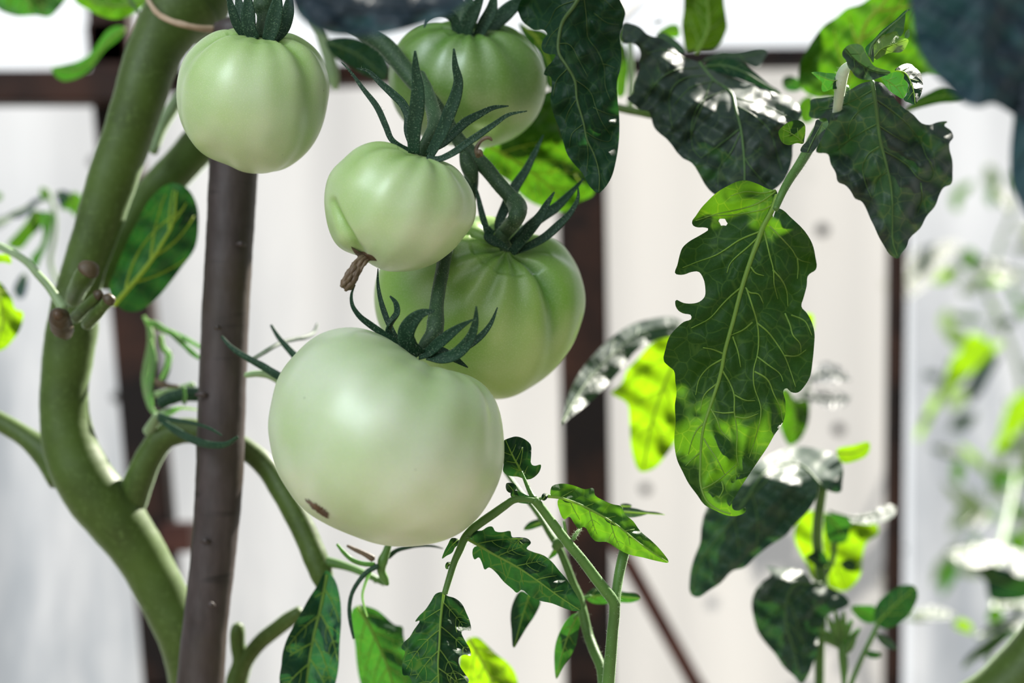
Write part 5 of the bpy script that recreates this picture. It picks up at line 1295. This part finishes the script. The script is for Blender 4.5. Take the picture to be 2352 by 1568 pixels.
# blurred plant at the left edge
bp5 = thing('tomato_plant', 'blurred small-leaved tomato shoot between the edge and the thick stem', 'plant', at(416, 5110, .75))
back_stem(bp5, 'z6', "380,120 405,200 430,280 440,360 430,520 400,700 470,900 560,1200 700,2450 900,2850 1200,3300 1420,4100 1450,16400", .75, [4, 5, 5, 5, 5], M_PALESTEM)
for i, (rg, o_, m_, y_, mt_, lb, dp) in enumerate([
    ('z6', "55,562 160,602 250,500 330,420 335,300 270,285 210,380 120,485", "310,300 220,430 80,570", .74, L_LIT, 'bright green hanging leaflet', dict(fold=.01)),
    ('z6', "335,300 420,308 415,420 380,560 310,720 300,755 240,690 330,560 345,480", "380,310 370,480 270,720", .73, L_MIDG, 'dark green hanging leaflet', dict(fold=.01)),
    ('z6', "60,330 200,260 300,185 385,195 300,235 250,300 110,355", "75,335 230,260 380,198", .75, L_TEAL, None, dict(ay=-.05)),
    ('z6', "440,150 530,130 570,180 530,230 490,290 470,230", "450,150 520,170 490,280", .75, L_TEAL, None, {}),
    ('z6', "530,185 580,138 665,200 645,260 602,345 560,290 500,280", "580,150 600,240 605,335", .75, L_LIT, 'bright notched leaflet', {}),
    ('z6', "328,100 385,130 395,205 335,205", "340,110 380,200", .76, L_LIT, None, {}),
    ('z6', "125,872 200,785 225,850 165,1005 105,930", "200,800 130,980", .76, L_TEAL, None, {}),
    ('z6', "-60,150 20,158 15,200 -60,215", "-50,170 15,180", .78, L_LIT, None, {}),
    ('z6', "-60,380 30,330 120,330 60,390 -30,450", "-40,400 110,340", .77, L_GREY, None, dict(ay=-.08))]):
    back_leaf(bp5, rg, o_, m_, y_, mt_, None, lb, 280 + i, 10, **dp)
# stem in the lowest corner
cs = thing('green_stalk', 'thick dark green stem with a pale lit edge in the lowest corner', 'stem', at(2150, 1750, .60))
mb = MB(); sweep(mb, [(2050, 1790, .60, 60), (2200, 1650, .60, 60), (2290, 1590, .60, 60), (2350, 1535, .60, 62), (2420, 1455, .60, 64)], sub=6, seg=24, bump=.01)
mb.build('stem', M_STEM, cs)

# ================================================================= the greenhouse
def struct(o): o['kind'] = 'structure'; return o


YR = 1.15
mb = MB(); box(mb, [(-500, 203, 1.02), (300, 203, 1.02)], .0115, .012)
struct(mb.build('trim_1', M_RUST, smooth=False))
mb = MB(); box(mb, [(252, -300, 1.05), (258, 150, 1.05), ], .0150, .012); box(mb, [(252, 60, 1.05), (384, 1568, 1.05)], .0150, .012); box(mb, [(384, 1560, 1.05), (420, 3900, 1.05)], .0150, .012)
struct(mb.build('trim_2', M_RUST, smooth=False))
mb = MB(); box(mb, [(300, 190, 1.03), (1500, 150, 1.25)], .008, .010)
box(mb, [(1480, 137, 1.25), (3000, 122, 1.25)], .0085, .010)
struct(mb.build('trim_3', M_RUST, smooth=False))
mb = MB(); box(mb, [(1330, 100, 1.10), (1352, 1568, 1.10)], .0182, .015); box(mb, [(1352, 1560, 1.10), (1360, 3800, 1.10)], .0182, .015)
struct(mb.build('trim_4', M_RUST, smooth=False))
mb = MB(); box(mb, [(1400, 1215, 1.09), (1600, 1575, 1.09)], .0058, .006); box(mb, [(1600, 1572, 1.09), (2100, 2475, 1.09)], .0058, .006)
struct(mb.build('trim_5', M_RUSTRED, smooth=False))
mb = MB(); box(mb, [(2064, 100, 1.22), (2050, 1568, 1.22)], .0068, .008); box(mb, [(2050, 1560, 1.22), (2040, 3500, 1.22)], .0068, .008)
struct(mb.build('trim_6', M_RUST, smooth=False))
mb = MB(); box(mb, [(375, 1232, 1.04), (445, 1232, 1.04)], .010, .012)
struct(mb.build('trim_7', M_RUSTRED, smooth=False))
mb = MB(); box(mb, [(1455, -10, 1.3), (1380, 60, 1.12)], .008, .008); box(mb, [(1520, -90, 1.4), (1440, 0, 1.28)], .008, .008)
struct(mb.build('trim_8', M_RUST, smooth=False))
# translucent sheet behind the frame
mf, nt, out = newmat('milky_plastic_sheet')
L = nt.links.new
tc = N(nt, 'ShaderNodeTexCoord')
mp = N(nt, 'ShaderNodeMapping'); mp.inputs['Scale'].default_value = (4.2, 1, 1.0); L(tc.outputs['Object'], mp.inputs['Vector'])
n1 = N(nt, 'ShaderNodeTexNoise', Scale=3.4, Detail=4.0, Roughness=.6); L(mp.outputs[0], n1.inputs['Vector'])
n2 = N(nt, 'ShaderNodeTexNoise', Scale=2.2, Detail=1.0); L(tc.outputs['Object'], n2.inputs['Vector'])
n3 = N(nt, 'ShaderNodeTexNoise', Scale=16.0, Detail=3.0); L(tc.outputs['Object'], n3.inputs['Vector'])
sx = N(nt, 'ShaderNodeSeparateXYZ'); L(tc.outputs['Object'], sx.inputs[0])
col = mixc(nt, ramp(nt, sx.outputs[0], -.22, .3), (.258, .268, .288), (.262, .254, .244))
low = N(nt, 'ShaderNodeMath', operation='MULTIPLY'); L(ramp(nt, sx.outputs[2], 1.25, .95), low.inputs[0]); L(ramp(nt, sx.outputs[0], .12, -.16, .12, 1), low.inputs[1])
lx = low.outputs[0]
mottle = N(nt, 'ShaderNodeMath', operation='MULTIPLY'); L(ramp(nt, n1.outputs['Fac'], 0.36, .62, .08, .72), mottle.inputs[0]); L(lx, mottle.inputs[1])  # darker bluish mottling, stronger low down and to the left
col = mixc(nt, mottle.outputs[0], col, (.045, .06, .08))
col = mixc(nt, ramp(nt, n3.outputs['Fac'], .66, .8, 0, .25), col, (.15, .155, .14))
td = N(nt, 'ShaderNodeBsdfTranslucent'); L(col, td.inputs['Color'])
df = N(nt, 'ShaderNodeBsdfDiffuse'); L(col, df.inputs['Color'])
m1 = N(nt, 'ShaderNodeMixShader'); m1.inputs[0].default_value = .62
L(df.outputs[0], m1.inputs[1]); L(td.outputs[0], m1.inputs[2])
tp = N(nt, 'ShaderNodeBsdfTransparent'); tp.inputs['Color'].default_value = (1, 1, 1, 1)
m2_ = N(nt, 'ShaderNodeMixShader'); m2_.inputs[0].default_value = .2
L(m1.outputs[0], m2_.inputs[1]); L(tp.outputs[0], m2_.inputs[2]); L(m2_.outputs[0], out.inputs[0])
YF = 1.32
mb = MB()
def sheet(mb, a_, b_, c_, d_, nx, nz):
    vs, fs = [], []
    for j in range(nz + 1):
        for i in range(nx + 1):
            u, v = i / nx, j / nz
            p = (a_ * (1 - u) + b_ * u) * (1 - v) + (d_ * (1 - u) + c_ * u) * v
            vs.append(p + Vector((0, .006 * math.sin(p.x * 31 + v * 5) + .003 * math.sin(p.x * 77), 0)))
    for j in range(nz):
        for i in range(nx):
            q = j * (nx + 1) + i
            fs.append((q, q + 1, q + nx + 2, q + nx + 1))
    mb.add(vs, fs)


def low(px, Y): return at(px, 784 + .999 / (K * Y), Y)


sheet(mb, low(-900, YF), low(2072, YF), at(2072, 135, YF), at(-900, 172, YF), 60, 30)
struct(mb.build('wall_back', mf))
mb = MB()
sheet(mb, low(2086, 2.4), low(3400, 2.4), at(3400, 120, 2.4), at(2086, 135, 2.4), 40, 20)
struct(mb.build('wall_right', mf))
# screws with washers that pin the sheet
M_SCREW = rust_mat('grey_screw', (.10, .10, .10), (.2, .18, .16), .5, 200)
for k, (x, y, r_) in enumerate(((1888, 528, 15), (1925, 985, 14), (1482, 1122, 13), (270, 912, 13), (218, 372, 13))):
    mb = MB(); c0 = at(x, y, YF - .012); rr = r_ * K * YF
    vs, fs = [], []
    for zc, kk in ((0, 1), (-.003, 1), (-.004, .55), (-.009, .5), (-.0095, .3)):
        vs += [c0 + Vector((math.cos(a * math.pi / 10) * rr * kk, zc, math.sin(a * math.pi / 10) * rr * kk)) for a in range(20)]
    for j in range(4): fs += [(j * 20 + i, j * 20 + (i + 1) % 20, (j + 1) * 20 + (i + 1) % 20, (j + 1) * 20 + i) for i in range(20)]
    fs.append(tuple(range(80, 100)))
    mb.add(vs, fs)
    tag(mb.build('sheet_screw', M_SCREW), ('grey screw in the sheet beside the dark hanging leaflet tip', 'grey screw in the sheet under the two blurred grey green leaflets', 'grey screw in the sheet just beside the middle post', 'grey screw in the sheet beside the leaning post, low down', 'grey screw in the sheet beside the leaning post, high up')[k], 'screw', 'screws pinning the plastic sheet')
# soil
ms, nt, out = newmat('dry_soil')
tc = N(nt, 'ShaderNodeTexCoord'); n1 = N(nt, 'ShaderNodeTexNoise', Scale=9.0, Detail=8.0); nt.links.new(tc.outputs['Object'], n1.inputs['Vector'])
b = N(nt, 'ShaderNodeBsdfPrincipled', Roughness=.9)
nt.links.new(mixc(nt, ramp(nt, n1.outputs['Fac'], .3, .7), (.15, .125, .10), (.25, .22, .18)), b.inputs['Base Color'])
nt.links.new(b.outputs[0], out.inputs[0])
mb = MB(); mb.add([(-2.2, -2.0, 0), (2.2, -2.0, 0), (2.2, 3.2, 0), (-2.2, 3.2, 0)], [(0, 1, 2, 3)])
struct(mb.build('ground', ms, smooth=False))

# ================================================================= light and lens
w = bpy.data.worlds.new('hazy_sky'); scene.world = w; w.use_nodes = True
nt = w.node_tree; nt.nodes.clear()
out = nt.nodes.new('ShaderNodeOutputWorld'); bg = nt.nodes.new('ShaderNodeBackground')
tc = nt.nodes.new('ShaderNodeTexCoord'); dp = nt.nodes.new('ShaderNodeVectorMath'); dp.operation = 'DOT_PRODUCT'
nt.links.new(tc.outputs['Generated'], dp.inputs[0])
dp.inputs[1].default_value = SKY_DIR
cr = nt.nodes.new('ShaderNodeMapRange'); nt.links.new(dp.outputs['Value'], cr.inputs[0])
cr.inputs[1].default_value, cr.inputs[2].default_value, cr.inputs[3].default_value, cr.inputs[4].default_value = SKY_A, SKY_B, SKY_LO, SKY_HI
cr.interpolation_type = 'SMOOTHSTEP'
# bright haze round the sun behind the greenhouse
d2 = nt.nodes.new('ShaderNodeVectorMath'); d2.operation = 'DOT_PRODUCT'; nt.links.new(tc.outputs['Generated'], d2.inputs[0]); d2.inputs[1].default_value = (0, 1, .1)
cr2 = nt.nodes.new('ShaderNodeMapRange'); nt.links.new(d2.outputs['Value'], cr2.inputs[0])
cr2.inputs[1].default_value, cr2.inputs[2].default_value, cr2.inputs[3].default_value, cr2.inputs[4].default_value = .3, .95, 0, SKY_BACK
ad = nt.nodes.new('ShaderNodeMath'); nt.links.new(cr.outputs[0], ad.inputs[0]); nt.links.new(cr2.outputs[0], ad.inputs[1])
bg.inputs['Color'].default_value = (.95, .98, 1, 1)
# brighter, bluer patch added to the sky behind the lens for the tomato highlights
d3 = nt.nodes.new('ShaderNodeVectorMath'); d3.operation = 'DOT_PRODUCT'; nt.links.new(tc.outputs['Generated'], d3.inputs[0]); d3.inputs[1].default_value = Vector((-.48, -.70, .53)).normalized()
cr3 = nt.nodes.new('ShaderNodeMapRange'); cr3.interpolation_type = 'SMOOTHSTEP'; nt.links.new(d3.outputs['Value'], cr3.inputs[0])
cr3.inputs[1].default_value, cr3.inputs[2].default_value, cr3.inputs[3].default_value, cr3.inputs[4].default_value = .945, .992, 0, SKY_SPOT
bg2 = nt.nodes.new('ShaderNodeBackground'); bg2.inputs['Color'].default_value = (.78, .9, 1, 1); nt.links.new(cr3.outputs[0], bg2.inputs['Strength'])
ads = nt.nodes.new('ShaderNodeAddShader')
nt.links.new(ad.outputs[0], bg.inputs['Strength']); nt.links.new(bg.outputs[0], ads.inputs[0]); nt.links.new(bg2.outputs[0], ads.inputs[1]); nt.links.new(ads.outputs[0], out.inputs[0])
sun = bpy.data.lights.new('sun', 'SUN'); sun.energy = SUN; sun.angle = R(.8); sun.color = (1, .95, .84)
so = bpy.data.objects.new('sun', sun); C.objects.link(so)
so.rotation_euler = (Vector(SUN_DIR) * -1).to_track_quat('-Z', 'Y').to_euler()

cam = bpy.data.cameras.new('camera'); co = bpy.data.objects.new('camera', cam); C.objects.link(co)
co.location = (0, 0, CAMZ); co.rotation_euler = (R(90), 0, 0)
cam.lens = 50; cam.sensor_width = 36; cam.clip_start = .02; cam.clip_end = 50
cam.dof.use_dof = True; cam.dof.focus_distance = .468; cam.dof.aperture_fstop = 5.6
scene.camera = co
vs_ = scene.view_settings
vs_.view_transform = 'Standard'; vs_.look = 'None'; vs_.gamma = 1; vs_.use_curve_mapping = False; vs_.exposure = EXPOSURE
scene.cycles.use_denoising = True
scene.cycles.adaptive_threshold = .02
scene.cycles.max_bounces = 7; scene.cycles.transparent_max_bounces = 12
scene.cycles.sample_clamp_indirect = 8
